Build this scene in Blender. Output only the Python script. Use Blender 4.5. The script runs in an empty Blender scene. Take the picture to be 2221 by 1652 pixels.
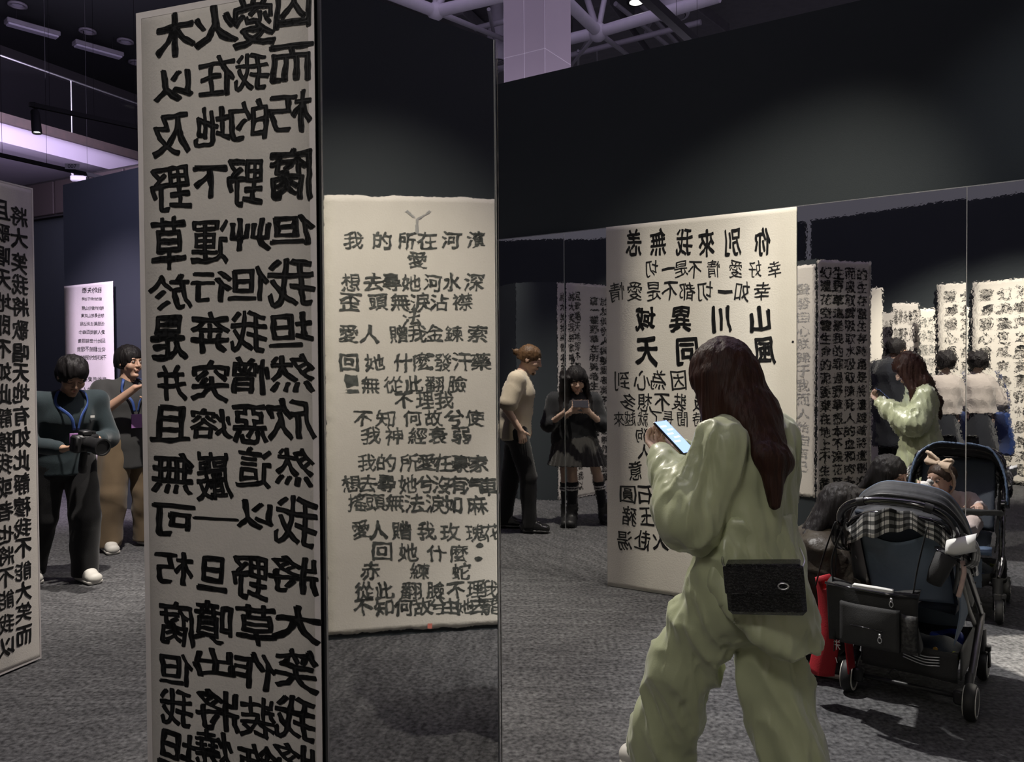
import bpy, bmesh, math, random
import numpy as np
from mathutils import Vector, Matrix
# ------------------------------------------------------------------ camera, world, lights, exposure
SC = bpy.context.scene
COL = SC.collection
W, H, FPX, HC = 2221, 1652, 1700.0, 1.45
_p, _r = math.radians(1.1), math.radians(0.38)
FWD = np.array([0, math.cos(_p), -math.sin(_p)])
_r0 = np.array([1., 0, 0]); _u0 = np.cross(_r0, FWD)
CR = _r0 * math.cos(_r) - _u0 * math.sin(_r)
CU = np.cross(CR, FWD)
CAM = np.array([0, 0, HC])
cd = bpy.data.cameras.new('camera'); cam = bpy.data.objects.new('camera', cd); COL.objects.link(cam)
cd.sensor_width = 36; cd.lens = FPX / W * 36; cd.clip_start = 0.05; cd.clip_end = 200
cam.matrix_world = Matrix(((CR[0], CU[0], -FWD[0], 0), (CR[1], CU[1], -FWD[1], 0), (CR[2], CU[2], -FWD[2], HC), (0, 0, 0, 1)))
SC.camera = cam
SC.view_settings.view_transform = 'Standard'; SC.view_settings.look = 'None'
SC.view_settings.gamma = 1; SC.view_settings.use_curve_mapping = False
SC.view_settings.exposure = 0.92
try:
    SC.cycles.caustics_reflective = False; SC.cycles.caustics_refractive = False
    SC.cycles.max_bounces = 10; SC.cycles.glossy_bounces = 6; SC.cycles.diffuse_bounces = 3
    SC.cycles.sample_clamp_indirect = 4
except Exception: pass
wd = bpy.data.worlds.new('world'); SC.world = wd; wd.use_nodes = True
wb = wd.node_tree.nodes['Background']; wb.inputs[0].default_value = (0.50, 0.47, 0.58, 1); wb.inputs[1].default_value = 0.085

def spot(name, loc, target, power, angle=45, blend=0.5, col=(1, .93, .82), size=.05):
    l = bpy.data.lights.new(name, 'SPOT'); l.energy = power; l.spot_size = math.radians(angle); l.spot_blend = blend
    l.color = col; l.shadow_soft_size = size
    o = bpy.data.objects.new(name, l); COL.objects.link(o); o.location = loc
    o.rotation_euler = (Vector(target) - Vector(loc)).to_track_quat('-Z', 'Y').to_euler()
    return o
def area(name, loc, target, power, sx, sy, col):
    l = bpy.data.lights.new(name, 'AREA'); l.energy = power; l.shape = 'RECTANGLE'; l.size = sx; l.size_y = sy; l.color = col
    o = bpy.data.objects.new(name, l); COL.objects.link(o); o.location = loc
    o.rotation_euler = (Vector(target) - Vector(loc)).to_track_quat('-Z', 'Y').to_euler()
    return o
WARM = (1, .93, .80); COOL = (.96, .97, 1.0); MAUVE = (.80, .68, 1.0)
spot('spot_main_scroll', (2.1, 2.3, 4.4), (1.12, 4.85, .95), 300, 46, .95, WARM)
spot('spot_aisle', (3.0, 1.2, 4.4), (1.35, 3.0, .2), 2000, 60, .85, WARM)
spot('spot_mirror_side', (.15, 4.5, 4.3), (1.85, 3.3, .4), 430, 46, .8, (1, .97, .92))
spot('spot_right_scroll', (-.3, 1.1, 4.2), (1.85, 1.3, 1.2), 225, 46, .95, WARM)
spot('spot_back_scroll', (.6, .8, 4.2), (-1.5, -.75, 1.1), 640, 50, .8, WARM)
spot('spot_far_left_scroll', (-4.0, 5.4, 4.3), (-4.35, 8.3, .9), 520, 46, .9, (.90, .72, 1.0))
spot('spot_left_wall', (-3.3, 5.6, 4.4), (-4.2, 8.2, 2.6), 150, 70, 1., (.66, .58, 1.0))
spot('spot_photographers', (-1.9, 4.4, 4.4), (-3.2, 5.8, .9), 430, 62, .8, (1, .92, .84))
spot('spot_couple', (-.5, 5.3, 4.3), (-1.15, 4.6, .8), 330, 64, .8, WARM)
spot('spot_left_room', (-3.2, 2.4, 4.3), (-4.8, 1.6, 1.2), 330, 64, .8, WARM)
spot('spot_column_back', (-.8, 4.9, 4.3), (-.35, 2.95, 1.4), 260, 42, .7, WARM)
spot('spot_wall_wash', (1.9, 2.2, 4.3), (2.9, 3.8, 1.9), 34, 54, 1., COOL)
area('hall_fill_light', (1, 9.5, 4.0), (1, 10, 9), 60, 8, 3, (.86, .78, 1.0))  # added fill hidden behind the long wall, lifts the dark roof
spot('spot_column_front', (-1.3, -1.0, 4.2), (-1.0, 2.6, 1.0), 95, 70, .9, (1, .95, .90), .4)
area('hall_glow', (0, 8, 9.5), (0, 9, 0), 260, 16, 10, MAUVE)
area('beam_glow', (-6, 9.5, 5.0), (-9.5, 15.5, 6.6), 50, 3, 3, MAUVE)
# ------------------------------------------------------------------ pixel helpers (aim a ray, meet a real plane)
def ray(px, py): return CR * ((px - W / 2) / FPX) + CU * (-(py - H / 2) / FPX) + FWD
def flr(px, py, z=0.):
    d = ray(px, py); return CAM + d * ((z - HC) / d[2])
def atY(px, py, Y):
    d = ray(px, py); return CAM + d * (Y / d[1])
def refl(P, p0, n): return P - 2 * n * np.dot(P - p0, n)
def reflv(v, n): return v - 2 * n * np.dot(v, n)
def trace(px, py, target, via=()):
    o, d = CAM.copy(), ray(px, py)
    for p0, n in via:
        t = np.dot(p0 - o, n) / np.dot(d, n); o = o + d * t; d = reflv(d, n)
    p0, n = target
    return o + d * (np.dot(p0 - o, n) / np.dot(d, n))
ZU = np.array([0, 0, 1.])
A0 = np.array([0.625, 5.219, 0]); WD = np.array([.8504, -.5260, 0]); WN = np.array([-.526, -.8504, 0])
def WS(s, o=0., z=0.): return A0 + WD * s + WN * o + ZU * z
PAN = {}
def mkpan(k, s0, s1, dl, o):
    nn = WN - dl * WD; nn /= np.linalg.norm(nn); dd = np.array([-nn[1], nn[0], 0])
    if dd @ WD < 0: dd = -dd
    PAN[k] = (WS(s0, o), nn, dd, s1 - s0)
mkpan('A', -1.48, -.29, .007, .03); mkpan('B', -.29, .9, .022, .038); mkpan('C', .9, 2.08, .04, .064); mkpan('D', 2.08, 3.27, .07, .111)
def vreal(px, py, Y, k):
    p0, nn, dd, w = PAN[k]; return refl(atY(px, py, Y), p0, nn)
# ------------------------------------------------------------------ noise (numpy)
_rng = np.random.RandomState(7); _PT = _rng.rand(4096).astype(np.float32)
def vnoise(x, y, z):
    xi, yi, zi = np.floor(x).astype(np.int64), np.floor(y).astype(np.int64), np.floor(z).astype(np.int64)
    fx, fy, fz = x - xi, y - yi, z - zi
    fx = fx * fx * (3 - 2 * fx); fy = fy * fy * (3 - 2 * fy); fz = fz * fz * (3 - 2 * fz)
    def h(a, b, c): return _PT[(a * 73856093 ^ b * 19349663 ^ c * 83492791) & 4095]
    def L(a, b, t): return a + (b - a) * t
    return L(L(L(h(xi, yi, zi), h(xi + 1, yi, zi), fx), L(h(xi, yi + 1, zi), h(xi + 1, yi + 1, zi), fx), fy),
             L(L(h(xi, yi, zi + 1), h(xi + 1, yi, zi + 1), fx), L(h(xi, yi + 1, zi + 1), h(xi + 1, yi + 1, zi + 1), fx), fy), fz) * 2 - 1
# ------------------------------------------------------------------ materials
MATS = {}
def mat(name, col, rough=.6, metal=0., spec=.5, n=None, bump=None, emit=None, sheen=0., stretch=(1, 1, 1), coat=0.):
    """n=(scale, amount, second colour) object-space mottling; bump=(scale, distance)"""
    m = bpy.data.materials.new(name); m.use_nodes = True; nt = m.node_tree; b = nt.nodes['Principled BSDF']
    b.inputs['Base Color'].default_value = (*col, 1); b.inputs['Roughness'].default_value = rough
    b.inputs['Metallic'].default_value = metal; b.inputs['Specular IOR Level'].default_value = spec
    b.inputs['Sheen Weight'].default_value = sheen; b.inputs['Coat Weight'].default_value = coat
    tc = nt.nodes.new('ShaderNodeTexCoord'); mp = nt.nodes.new('ShaderNodeMapping'); mp.inputs['Scale'].default_value = stretch
    nt.links.new(tc.outputs['Object'], mp.inputs[0])
    if n:
        nz = nt.nodes.new('ShaderNodeTexNoise'); nz.inputs['Scale'].default_value = n[0]; nz.inputs['Detail'].default_value = 6
        nt.links.new(mp.outputs[0], nz.inputs['Vector'])
        rp = nt.nodes.new('ShaderNodeValToRGB'); rp.color_ramp.elements[0].position = .5 - n[1] / 2; rp.color_ramp.elements[1].position = .5 + n[1] / 2
        rp.color_ramp.elements[0].color = (*col, 1); rp.color_ramp.elements[1].color = (*n[2], 1)
        nt.links.new(nz.outputs[0], rp.inputs[0]); nt.links.new(rp.outputs[0], b.inputs['Base Color'])
    if bump:
        bz = nt.nodes.new('ShaderNodeTexNoise'); bz.inputs['Scale'].default_value = bump[0]; bz.inputs['Detail'].default_value = 4
        nt.links.new(mp.outputs[0], bz.inputs['Vector'])
        bp = nt.nodes.new('ShaderNodeBump'); bp.inputs['Distance'].default_value = bump[1]
        nt.links.new(bz.outputs[0], bp.inputs['Height']); nt.links.new(bp.outputs[0], b.inputs['Normal'])
    if emit:
        b.inputs['Emission Color'].default_value = (*emit[0], 1); b.inputs['Emission Strength'].default_value = emit[1]
    MATS[name] = m; return m
def wavymirror(name, base, amps):
    m = mat(name, base, 0.015, 1.0); nt = m.node_tree; b = nt.nodes['Principled BSDF']; tc = nt.nodes['Texture Coordinate']
    prev = None
    for sc, dist in amps:
        nz = nt.nodes.new('ShaderNodeTexNoise'); nz.inputs['Scale'].default_value = sc; nz.inputs['Detail'].default_value = 1
        nt.links.new(tc.outputs['Object'], nz.inputs['Vector'])
        bp = nt.nodes.new('ShaderNodeBump'); bp.inputs['Distance'].default_value = dist
        nt.links.new(nz.outputs[0], bp.inputs['Height'])
        if prev: nt.links.new(prev.outputs[0], bp.inputs['Normal'])
        prev = bp
    nt.links.new(prev.outputs[0], b.inputs['Normal']); return m
M_WALL = mat('wall_paint', (.034, .042, .047), .75, spec=.3, n=(3, .8, (.039, .047, .052)), bump=(180, .0006))
M_CARPET = mat('carpet', (.060, .060, .063), .95, spec=.15, n=(48, .35, (.22, .22, .225)), bump=(260, .004))
# coarse streaks in the felt
_nt = M_CARPET.node_tree; _b = _nt.nodes['Principled BSDF']; _rp = [x for x in _nt.nodes if x.type == 'VALTORGB'][0]
_nz = _nt.nodes.new('ShaderNodeTexNoise'); _nz.inputs['Scale'].default_value = 9; _nz.inputs['Detail'].default_value = 8; _nz.inputs['Roughness'].default_value = .75
_mp = _nt.nodes.new('ShaderNodeMapping'); _mp.inputs['Scale'].default_value = (.35, 1.6, 1); _mp.inputs['Rotation'].default_value = (0, 0, .45)
_nt.links.new(_nt.nodes['Texture Coordinate'].outputs['Object'], _mp.inputs[0]); _nt.links.new(_mp.outputs[0], _nz.inputs[0])
_mx = _nt.nodes.new('ShaderNodeMix'); _mx.data_type = 'RGBA'; _mx.blend_type = 'MULTIPLY'; _mx.inputs[0].default_value = 1
_r2 = _nt.nodes.new('ShaderNodeValToRGB'); _r2.color_ramp.elements[0].position = .32; _r2.color_ramp.elements[0].color = (.45, .45, .46, 1); _r2.color_ramp.elements[1].position = .68
_nt.links.new(_nz.outputs[0], _r2.inputs[0]); _nt.links.new(_rp.outputs[0], _mx.inputs[6]); _nt.links.new(_r2.outputs[0], _mx.inputs[7]); _nt.links.new(_mx.outputs[2], _b.inputs['Base Color'])
M_MIRROR = wavymirror('mirror_foil', (.80, .80, .80), ((70, .00003), (1.1, .0022)))
M_MIRROR2 = wavymirror('column_mirror_foil', (.84, .84, .83), ((60, .000016), (1.3, .0050)))
M_PAPER = mat('rice_paper', (.80, .76, .68), .85, spec=.2, n=(9, .9, (.74, .70, .62)), bump=(120, .0012))
M_PAPERG = mat('grey_mounting_paper', (.62, .58, .54), .85, spec=.2, n=(24, .8, (.56, .53, .49)), bump=(160, .001))
M_BORDER = mat('mounting_border', (.66, .61, .60), .8, n=(30, .8, (.62, .58, .57)))
M_INK = mat('black_ink', (.006, .006, .0065), .55, spec=.4, n=(70, .5, (.013, .013, .014)))
M_INKG = mat('washed_ink', (.028, .033, .031), .7, spec=.3, n=(26, .6, (.17, .18, .165)))
M_INKF = mat('faint_ink', (.28, .28, .27), .8, n=(30, .5, (.45, .44, .42)))
M_SEAL = mat('red_seal_ink', (.70, .22, .17), .8)
M_BLACKMETAL = mat('black_metal', (.008, .008, .009), .7, spec=.2)
M_STEEL = mat('brushed_steel_edge', (.75, .75, .76), .35, 1.0)
M_TRUSS = mat('white_painted_steel', (.40, .38, .42), .55, n=(6, .8, (.33, .31, .36)))
M_CLAD = mat('white_cladding', (.34, .29, .32), .5, n=(4, .8, (.31, .27, .30)))
M_CEIL = mat('dark_ceiling', (.010, .012, .013), .9)
M_DUCT = mat('grey_duct', (.20, .19, .21), .6, n=(5, .8, (.13, .12, .14)))
M_SLAB = mat('white_slab', (.62, .56, .66), .7, n=(2, .8, (.55, .50, .60)))
M_EDGE = mat('brown_slab_edge', (.10, .07, .06), .7, n=(12, .8, (.06, .05, .045)))
# ------------------------------------------------------------------ mesh helpers
def mesh_obj(name, V, Fc, m=None, parent=None, smooth=False, loc=None):
    me = bpy.data.meshes.new(name)
    V = np.asarray(V, float)
    if loc is not None: V = V - np.asarray(loc, float)
    me.from_pydata(V.tolist(), [], Fc if isinstance(Fc, list) else Fc.tolist()); me.update()
    if m: me.materials.append(m)
    if smooth: me.shade_smooth()
    o = bpy.data.objects.new(name, me); COL.objects.link(o)
    if loc is not None: o.location = loc
    if parent is not None: o.parent = parent
    return o
def tag(o, label=None, cat=None, group=None, kind=None):
    if label: o['label'] = label
    if cat: o['category'] = cat
    if group: o['group'] = group
    if kind: o['kind'] = kind
    return o
def empty(name, loc, rz=0., label=None, cat=None, group=None):
    o = bpy.data.objects.new(name, None); COL.objects.link(o); o.location = loc; o.rotation_euler = (0, 0, rz); o.empty_display_size = .1
    return tag(o, label, cat, group)
class MB:
    def __init__(s): s.V = []; s.F = []
    def add(s, V, F):
        n = len(s.V); s.V += [tuple(map(float, v)) for v in V]; s.F += [tuple(i + n for i in f) for f in F]; return s
    def obox(s, c, ux, uy, uz, bev=0.):
        """box from centre and three half vectors"""
        c, ux, uy, uz = [np.asarray(q, float) for q in (c, ux, uy, uz)]
        if bev <= 0:
            V = [c + a * ux + b * uy + d * uz for d in (-1, 1) for b in (-1, 1) for a in (-1, 1)]
            return s.add(V, [(0, 2, 3, 1), (4, 5, 7, 6), (0, 1, 5, 4), (2, 6, 7, 3), (0, 4, 6, 2), (1, 3, 7, 5)])
        lx, ly, lz = [np.linalg.norm(q) for q in (ux, uy, uz)]
        V = []; ax, ay, az = ux / lx, uy / ly, uz / lz
        bx, by, bz = [max(l - bev, l * .2) for l in (lx, ly, lz)]
        for sx in (-1, 1):
            for sy in (-1, 1):
                for sz in (-1, 1):
                    V += [c + ax * sx * lx + ay * sy * by + az * sz * bz, c + ax * sx * bx + ay * sy * ly + az * sz * bz, c + ax * sx * bx + ay * sy * by + az * sz * lz]
        bm = bmesh.new()
        for v in V: bm.verts.new(v)
        r = bmesh.ops.convex_hull(bm, input=bm.verts); bm.verts.index_update()
        bm.verts.ensure_lookup_table()
        VV = [v.co[:] for v in bm.verts]; FF = [tuple(v.index for v in f.verts) for f in bm.faces]; bm.free()
        return s.add(VV, FF)
    def box(s, lo, hi, bev=0.):
        lo, hi = np.asarray(lo, float), np.asarray(hi, float); c = (lo + hi) / 2; h = (hi - lo) / 2
        return s.obox(c, (h[0], 0, 0), (0, h[1], 0), (0, 0, h[2]), bev)
    def tube(s, pts, r, n=10, closed=False, cap=True):
        P = [np.asarray(p, float) for p in pts]; m = len(P)
        R = r if hasattr(r, '__len__') else [r] * m
        up = None; rings = []
        for i in range(m):
            if closed: t = P[(i + 1) % m] - P[i - 1]
            else: t = P[min(i + 1, m - 1)] - P[max(i - 1, 0)]
            t = t / (np.linalg.norm(t) + 1e-9)
            if up is None:
                up = np.cross(t, (0, 0, 1.)) if abs(t[2]) < .9 else np.cross(t, (1., 0, 0))
            up = up - t * (up @ t); up /= np.linalg.norm(up) + 1e-9
            b = np.cross(t, up)
            ra, rb = (R[i] if hasattr(R[i], '__len__') else (R[i], R[i]))
            rings.append([P[i] + up * ra * math.cos(2 * math.pi * k / n) + b * rb * math.sin(2 * math.pi * k / n) for k in range(n)])
        V = [v for g in rings for v in g]; F = []
        for i in range(m if closed else m - 1):
            j = (i + 1) % m
            for k in range(n): F.append((i * n + k, i * n + (k + 1) % n, j * n + (k + 1) % n, j * n + k))
        if cap and not closed: F += [tuple(range(n))[::-1], tuple((m - 1) * n + k for k in range(n))]
        return s.add(V, F)
    def lathe(s, c, axis, prof, n=24):
        """prof [(dist along axis, radius)]"""
        c = np.asarray(c, float); a = np.asarray(axis, float); a /= np.linalg.norm(a)
        u = np.cross(a, (0, 0, 1.)) if abs(a[2]) < .9 else np.cross(a, (1., 0, 0)); u /= np.linalg.norm(u); w = np.cross(a, u)
        V = []; F = []
        for (h, r) in prof:
            V += [c + a * h + (u * math.cos(2 * math.pi * k / n) + w * math.sin(2 * math.pi * k / n)) * r for k in range(n)]
        for i in range(len(prof) - 1):
            for k in range(n): F.append((i * n + k, i * n + (k + 1) % n, (i + 1) * n + (k + 1) % n, (i + 1) * n + k))
        F += [tuple(range(n))[::-1], tuple((len(prof) - 1) * n + k for k in range(n))]
        return s.add(V, F)
    def sphere(s, c, r, n=14, m=8, rot=None):
        c = np.asarray(c, float); r = np.asarray(r if hasattr(r, '__len__') else (r, r, r), float); V = []; F = []
        for i in range(m + 1):
            th = math.pi * i / m
            for k in range(n):
                p = np.array([math.sin(th) * math.cos(2 * math.pi * k / n), math.sin(th) * math.sin(2 * math.pi * k / n), math.cos(th)]) * r
                V.append(c + (rot @ p if rot is not None else p))
        for i in range(m):
            for k in range(n): F.append((i * n + k, (i + 1) * n + k, (i + 1) * n + (k + 1) % n, i * n + (k + 1) % n))
        return s.add(V, F)
    def sheet(s, fn, nu, nv, th=0.0):
        """fn(u,v)->point; two-sided slab when th"""
        P = [[np.asarray(fn(i / nu, j / nv), float) for i in range(nu + 1)] for j in range(nv + 1)]
        V = [p for row in P for p in row]; w = nu + 1
        F = [(j * w + i, j * w + i + 1, (j + 1) * w + i + 1, (j + 1) * w + i) for j in range(nv) for i in range(nu)]
        if th:
            N = []
            for j in range(nv + 1):
                for i in range(nu + 1):
                    a = P[j][min(i + 1, nu)] - P[j][max(i - 1, 0)]; b = P[min(j + 1, nv)][i] - P[max(j - 1, 0)][i]
                    q = np.cross(a, b); N.append(q / (np.linalg.norm(q) + 1e-12))
            n0 = len(V); V = V + [V[i] - N[i] * th for i in range(n0)]
            F += [tuple(n0 + q for q in f[::-1]) for f in list(F)]
            bd = [j * w for j in range(nv + 1)][::-1] + list(range(1, w)) + [j * w + nu for j in range(1, nv + 1)] + [nv * w + i for i in range(nu - 1, 0, -1)]
            m = len(bd)
            for q in range(m):
                a, b = bd[q], bd[(q + 1) % m]; F.append((b, a, a + n0, b + n0))
        return s.add(V, F)
    def build(s, name, m, parent=None, smooth=False, loc=None):
        o = mesh_obj(name, s.V, s.F, m, parent, smooth, loc)
        if smooth == 'auto': o.data.set_sharp_from_angle(angle=math.radians(40))
        return o
def curve_pts(P, n=8):
    """catmull-rom through P"""
    P = [np.asarray(p, float) for p in P]; Q = [2 * P[0] - P[1]] + P + [2 * P[-1] - P[-2]]; out = []
    for i in range(1, len(Q) - 2):
        for k in range(n):
            t = k / n; a, b, c, d = Q[i - 1], Q[i], Q[i + 1], Q[i + 2]
            out.append(.5 * ((2 * b) + (c - a) * t + (2 * a - 5 * b + 4 * c - d) * t * t + (3 * b - a - 3 * c + d) * t ** 3))
    out.append(P[-1]); return out
# ------------------------------------------------------------------ room shell
def slab(name, p0, p1, z0, z1, th, m, kind='structure', parent=None, nrm=None):
    """upright slab whose front face runs p0->p1, thickness away from nrm"""
    p0 = np.array([p0[0], p0[1], 0.]); p1 = np.array([p1[0], p1[1], 0.]); u = (p1 - p0); L = np.linalg.norm(u); u /= L
    n = np.cross(u, ZU) if nrm is None else nrm
    c = (p0 + p1) / 2 - n * th / 2 + ZU * (z0 + z1) / 2
    o = MB().obox(c, u * L / 2, n * th / 2, ZU * (z1 - z0) / 2).build(name, m, parent, loc=None if parent else (c[0], c[1], z0))
    if kind and not parent: o['kind'] = kind
    return o
fl = MB().box((-22, -6, -.1), (16, 30, 0)).build('floor', M_CARPET); fl['kind'] = 'structure'
WH = 3.47
_a, _b2 = WS(-6.52), WS(4.2)
slab('wall_right', _a[:2], _b2[:2], 0, WH, .14, M_WALL)
slab('wall_back', (.9, -2.3), (-3.4, -.16 - .1), 0, WH, .14, M_WALL, nrm=np.array([.447, .894, 0]))
slab('wall_left', (-3.5, -.25), (-5.75, 1.55), 0, WH, .14, M_WALL, nrm=np.array([.62, .78, 0]))
slab('wall_left_end', (-5.75, 1.5), (-7.3, 4.2), 0, WH, .14, M_WALL, nrm=np.array([.867, .498, 0]))
slab('wall_far', (-11.5, 14.2), (-4.6, 10.6), 0, WH + .25, .14, M_WALL)
# ------------------------------------------------------------------ mirror sheets along the long wall
MH = 2.35
def mirror(k, label):
    p0, nn, dd, w = PAN[k]; t = empty('wall_mirror', tuple(p0 + dd * w / 2), 0, label, 'mirror', 'tall mirror sheets along the dark wall')
    def L(v): return np.asarray(v) - (p0 + dd * w / 2)
    c = L(p0 + dd * w / 2 - nn * .003 + ZU * MH / 2)
    MB().obox(c, dd * (w / 2 - .0018), nn * .003, ZU * MH / 2).build('mirror_sheet', M_MIRROR, t)
    e = MB()
    e.obox(c - dd * (w / 2 - .0005), dd * .0018, nn * .0042, ZU * MH / 2)
    e.obox(c + ZU * (MH / 2 + .002), dd * w / 2, nn * .0045, ZU * .0022)
    e.build('polished_edge', M_STEEL, t)
    return t
mirror('A', 'tall mirror sheet between the column and the seam through the girl in black')
mirror('B', 'tall mirror sheet right of the seam, half covered by the mirror-written scroll')
mirror('C', 'tall mirror sheet right of the long scroll, reflecting the woman in green')
mirror('D', 'tall mirror sheet at the right end, reflecting the pale scroll with dense writing')
for i, s in enumerate((-2.68, -3.88, -5.08)): 
    mkpan('x%d' % i, s, s + 1.2, .005 * i, .02)
    p0, nn, dd, w = PAN['x%d' % i]
    lab = ('tall mirror sheet hidden behind the white column', 'tall mirror sheet behind the column near the man in khaki trousers', 'tall dim mirror sheet right of the lilac-lit scroll')[i]
    mirror('x%d' % i, lab)
# ------------------------------------------------------------------ hexagonal columns
V0, VE, V2 = flr(298, 27, MH) * [1, 1, 0], flr(692, -47, MH) * [1, 1, 0], flr(1074, 84, MH) * [1, 1, 0]
def ang(a): return np.array([math.cos(math.radians(a)), math.sin(math.radians(a)), 0])
V3 = V2 + .60 * ang(91); V4 = V3 + .5 * ang(158); V5 = V0 + .5 * ang(98)
HEX1 = [V0, VE, V2, V3, V4, V5]
def column(P, label, mirrors, mm, group='freestanding faceted columns that carry the scrolls'):
    c = sum(P) / len(P); t = empty('display_column', tuple(c), 0, label, 'column', group)
    n = len(P); h = MH - .004; Q = []
    for i in range(n):
        a, b, d = P[i - 1], P[i], P[(i + 1) % n]
        u1 = (b - a) / np.linalg.norm(b - a); u2 = (d - b) / np.linalg.norm(d - b); n1 = np.cross(u1, ZU); n2 = np.cross(u2, ZU)
        m = (n1 + n2); m /= (1 + n1 @ n2); Q.append(b - m * .010 - c)
    V = [q for q in Q] + [q + ZU * h for q in Q]
    F = [(i, (i + 1) % n, n + (i + 1) % n, n + i) for i in range(n)] + [tuple(range(n, 2 * n)), tuple(range(n))[::-1]]
    mesh_obj('column_body', V, F, M_WALL, t)
    for i in mirrors:
        a, b = P[i] - c, P[(i + 1) % n] - c; u = (b - a) / np.linalg.norm(b - a); nn = np.cross(u, ZU)
        L = np.linalg.norm(b - a); mid = (a + b) / 2
        MB().obox(mid - nn * .005 + ZU * h / 2, u * (L / 2 - .005), nn * .0045, ZU * h / 2).build('mirror_face', mm, t)
        e = MB()
        for s in (-1, 1): e.obox(mid + s * u * (L / 2 - .002) - nn * .004 + ZU * h / 2, u * .0022, nn * .0055, ZU * h / 2)
        e.build('metal_edge_strip', M_STEEL, t)
    return t
column(HEX1, 'large six-sided column in the foreground with a mirror face beside bold black writing', (1,), M_MIRROR2)
FB = flr(90, 1430, 0) * [1, 1, 0]; FU = np.array([.285, .9585, 0]); FA = FB - FU * .72
FN = np.cross(FU, ZU)
HEX2 = [FA, FB, FB + .45 * ang(125), FB + .45 * ang(125) + .7 * ang(180), FA + .45 * ang(215) + .45 * ang(150), FA + .45 * ang(205)]
column(HEX2, 'faceted column at the left edge behind the two-column scroll', (), M_MIRROR2)
# ------------------------------------------------------------------ brush written characters
_GC = {}
_fc = bpy.data.curves.new('glyph', 'FONT'); _fc.size = 1; _fc.resolution_u = 2
_fo = bpy.data.objects.new('glyph', _fc); COL.objects.link(_fo)
def glyph(ch, sub):
    key = (ch, sub)
    if key in _GC: return _GC[key]
    _fc.body = ch
    bpy.context.view_layer.update(); dg = bpy.context.evaluated_depsgraph_get()
    me = bpy.data.meshes.new_from_object(_fo.evaluated_get(dg)); bm = bmesh.new(); bm.from_mesh(me); bpy.data.meshes.remove(me)
    bmesh.ops.remove_doubles(bm, verts=bm.verts, dist=.0005)
    bmesh.ops.triangulate(bm, faces=bm.faces)
    if sub:
        es = [e for e in bm.edges if e.calc_length() > .12]
        if es: bmesh.ops.subdivide_edges(bm, edges=es, cuts=sub, use_grid_fill=True)
        bmesh.ops.triangulate(bm, faces=bm.faces)
    V = np.array([v.co[:2] for v in bm.verts]); bm.verts.index_update(); F = np.array([[v.index for v in f.verts] for f in bm.faces])
    E = np.array([[v.index for v in e.verts] for e in bm.edges if e.is_boundary or not e.link_faces]); bm.free()
    c = (V.max(0) + V.min(0)) / 2; e = V.max(0) - V.min(0); e = np.maximum(e, .55 * e.max())
    k = min(1.45, max(.62, (62. / max(len(V), 1)) ** .45)) if sub == 0 else min(1.45, max(.62, (110. / max(len(V), 1)) ** .45))
    _GC[key] = ((V - c) / e, F, E, k); return _GC[key]
def fatten(V, F, E, w, a, discs=True):
    """round brush edge: every outline edge gets its own width"""
    VV, FF = [V], [F.tolist()]; n0 = len(V)
    if w > 0 and len(E):
        p, q = V[E[:, 0]], V[E[:, 1]]; d = q - p; L = np.linalg.norm(d, axis=1, keepdims=True) + 1e-9; n = np.stack([-d[:, 1], d[:, 0]], 1) / L
        wp = w * (1 + .55 * vnoise(p[:, :1] * 6 + a, p[:, 1:] * 6, p[:, :1] * 0)); wq = w * (1 + .55 * vnoise(q[:, :1] * 6 + a, q[:, 1:] * 6, q[:, :1] * 0))
        m = len(p); VV.append(np.concatenate([p - n * wp, q - n * wq, q + n * wq, p + n * wp])); i = np.arange(m) + n0
        FF.append(np.stack([i, i + m, i + 2 * m, i + 3 * m], 1).tolist()); n0 += 4 * m
        if discs:
            k = np.unique(E[:, 0]); p = V[k]; wp = w * (1 + .55 * vnoise(p[:, :1] * 6 + a, p[:, 1:] * 6, p[:, :1] * 0)); m = len(k)
            VV.append(np.concatenate([p + wp * 1.03 * np.array([[math.cos(t), math.sin(t)]]) for t in np.arange(6) * math.pi / 3])); i = np.arange(m) + n0
            FF.append(np.stack([i + j * m for j in range(6)], 1).tolist()); n0 += 6 * m
    return np.concatenate(VV), [f for g in FF for f in g]
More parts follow.
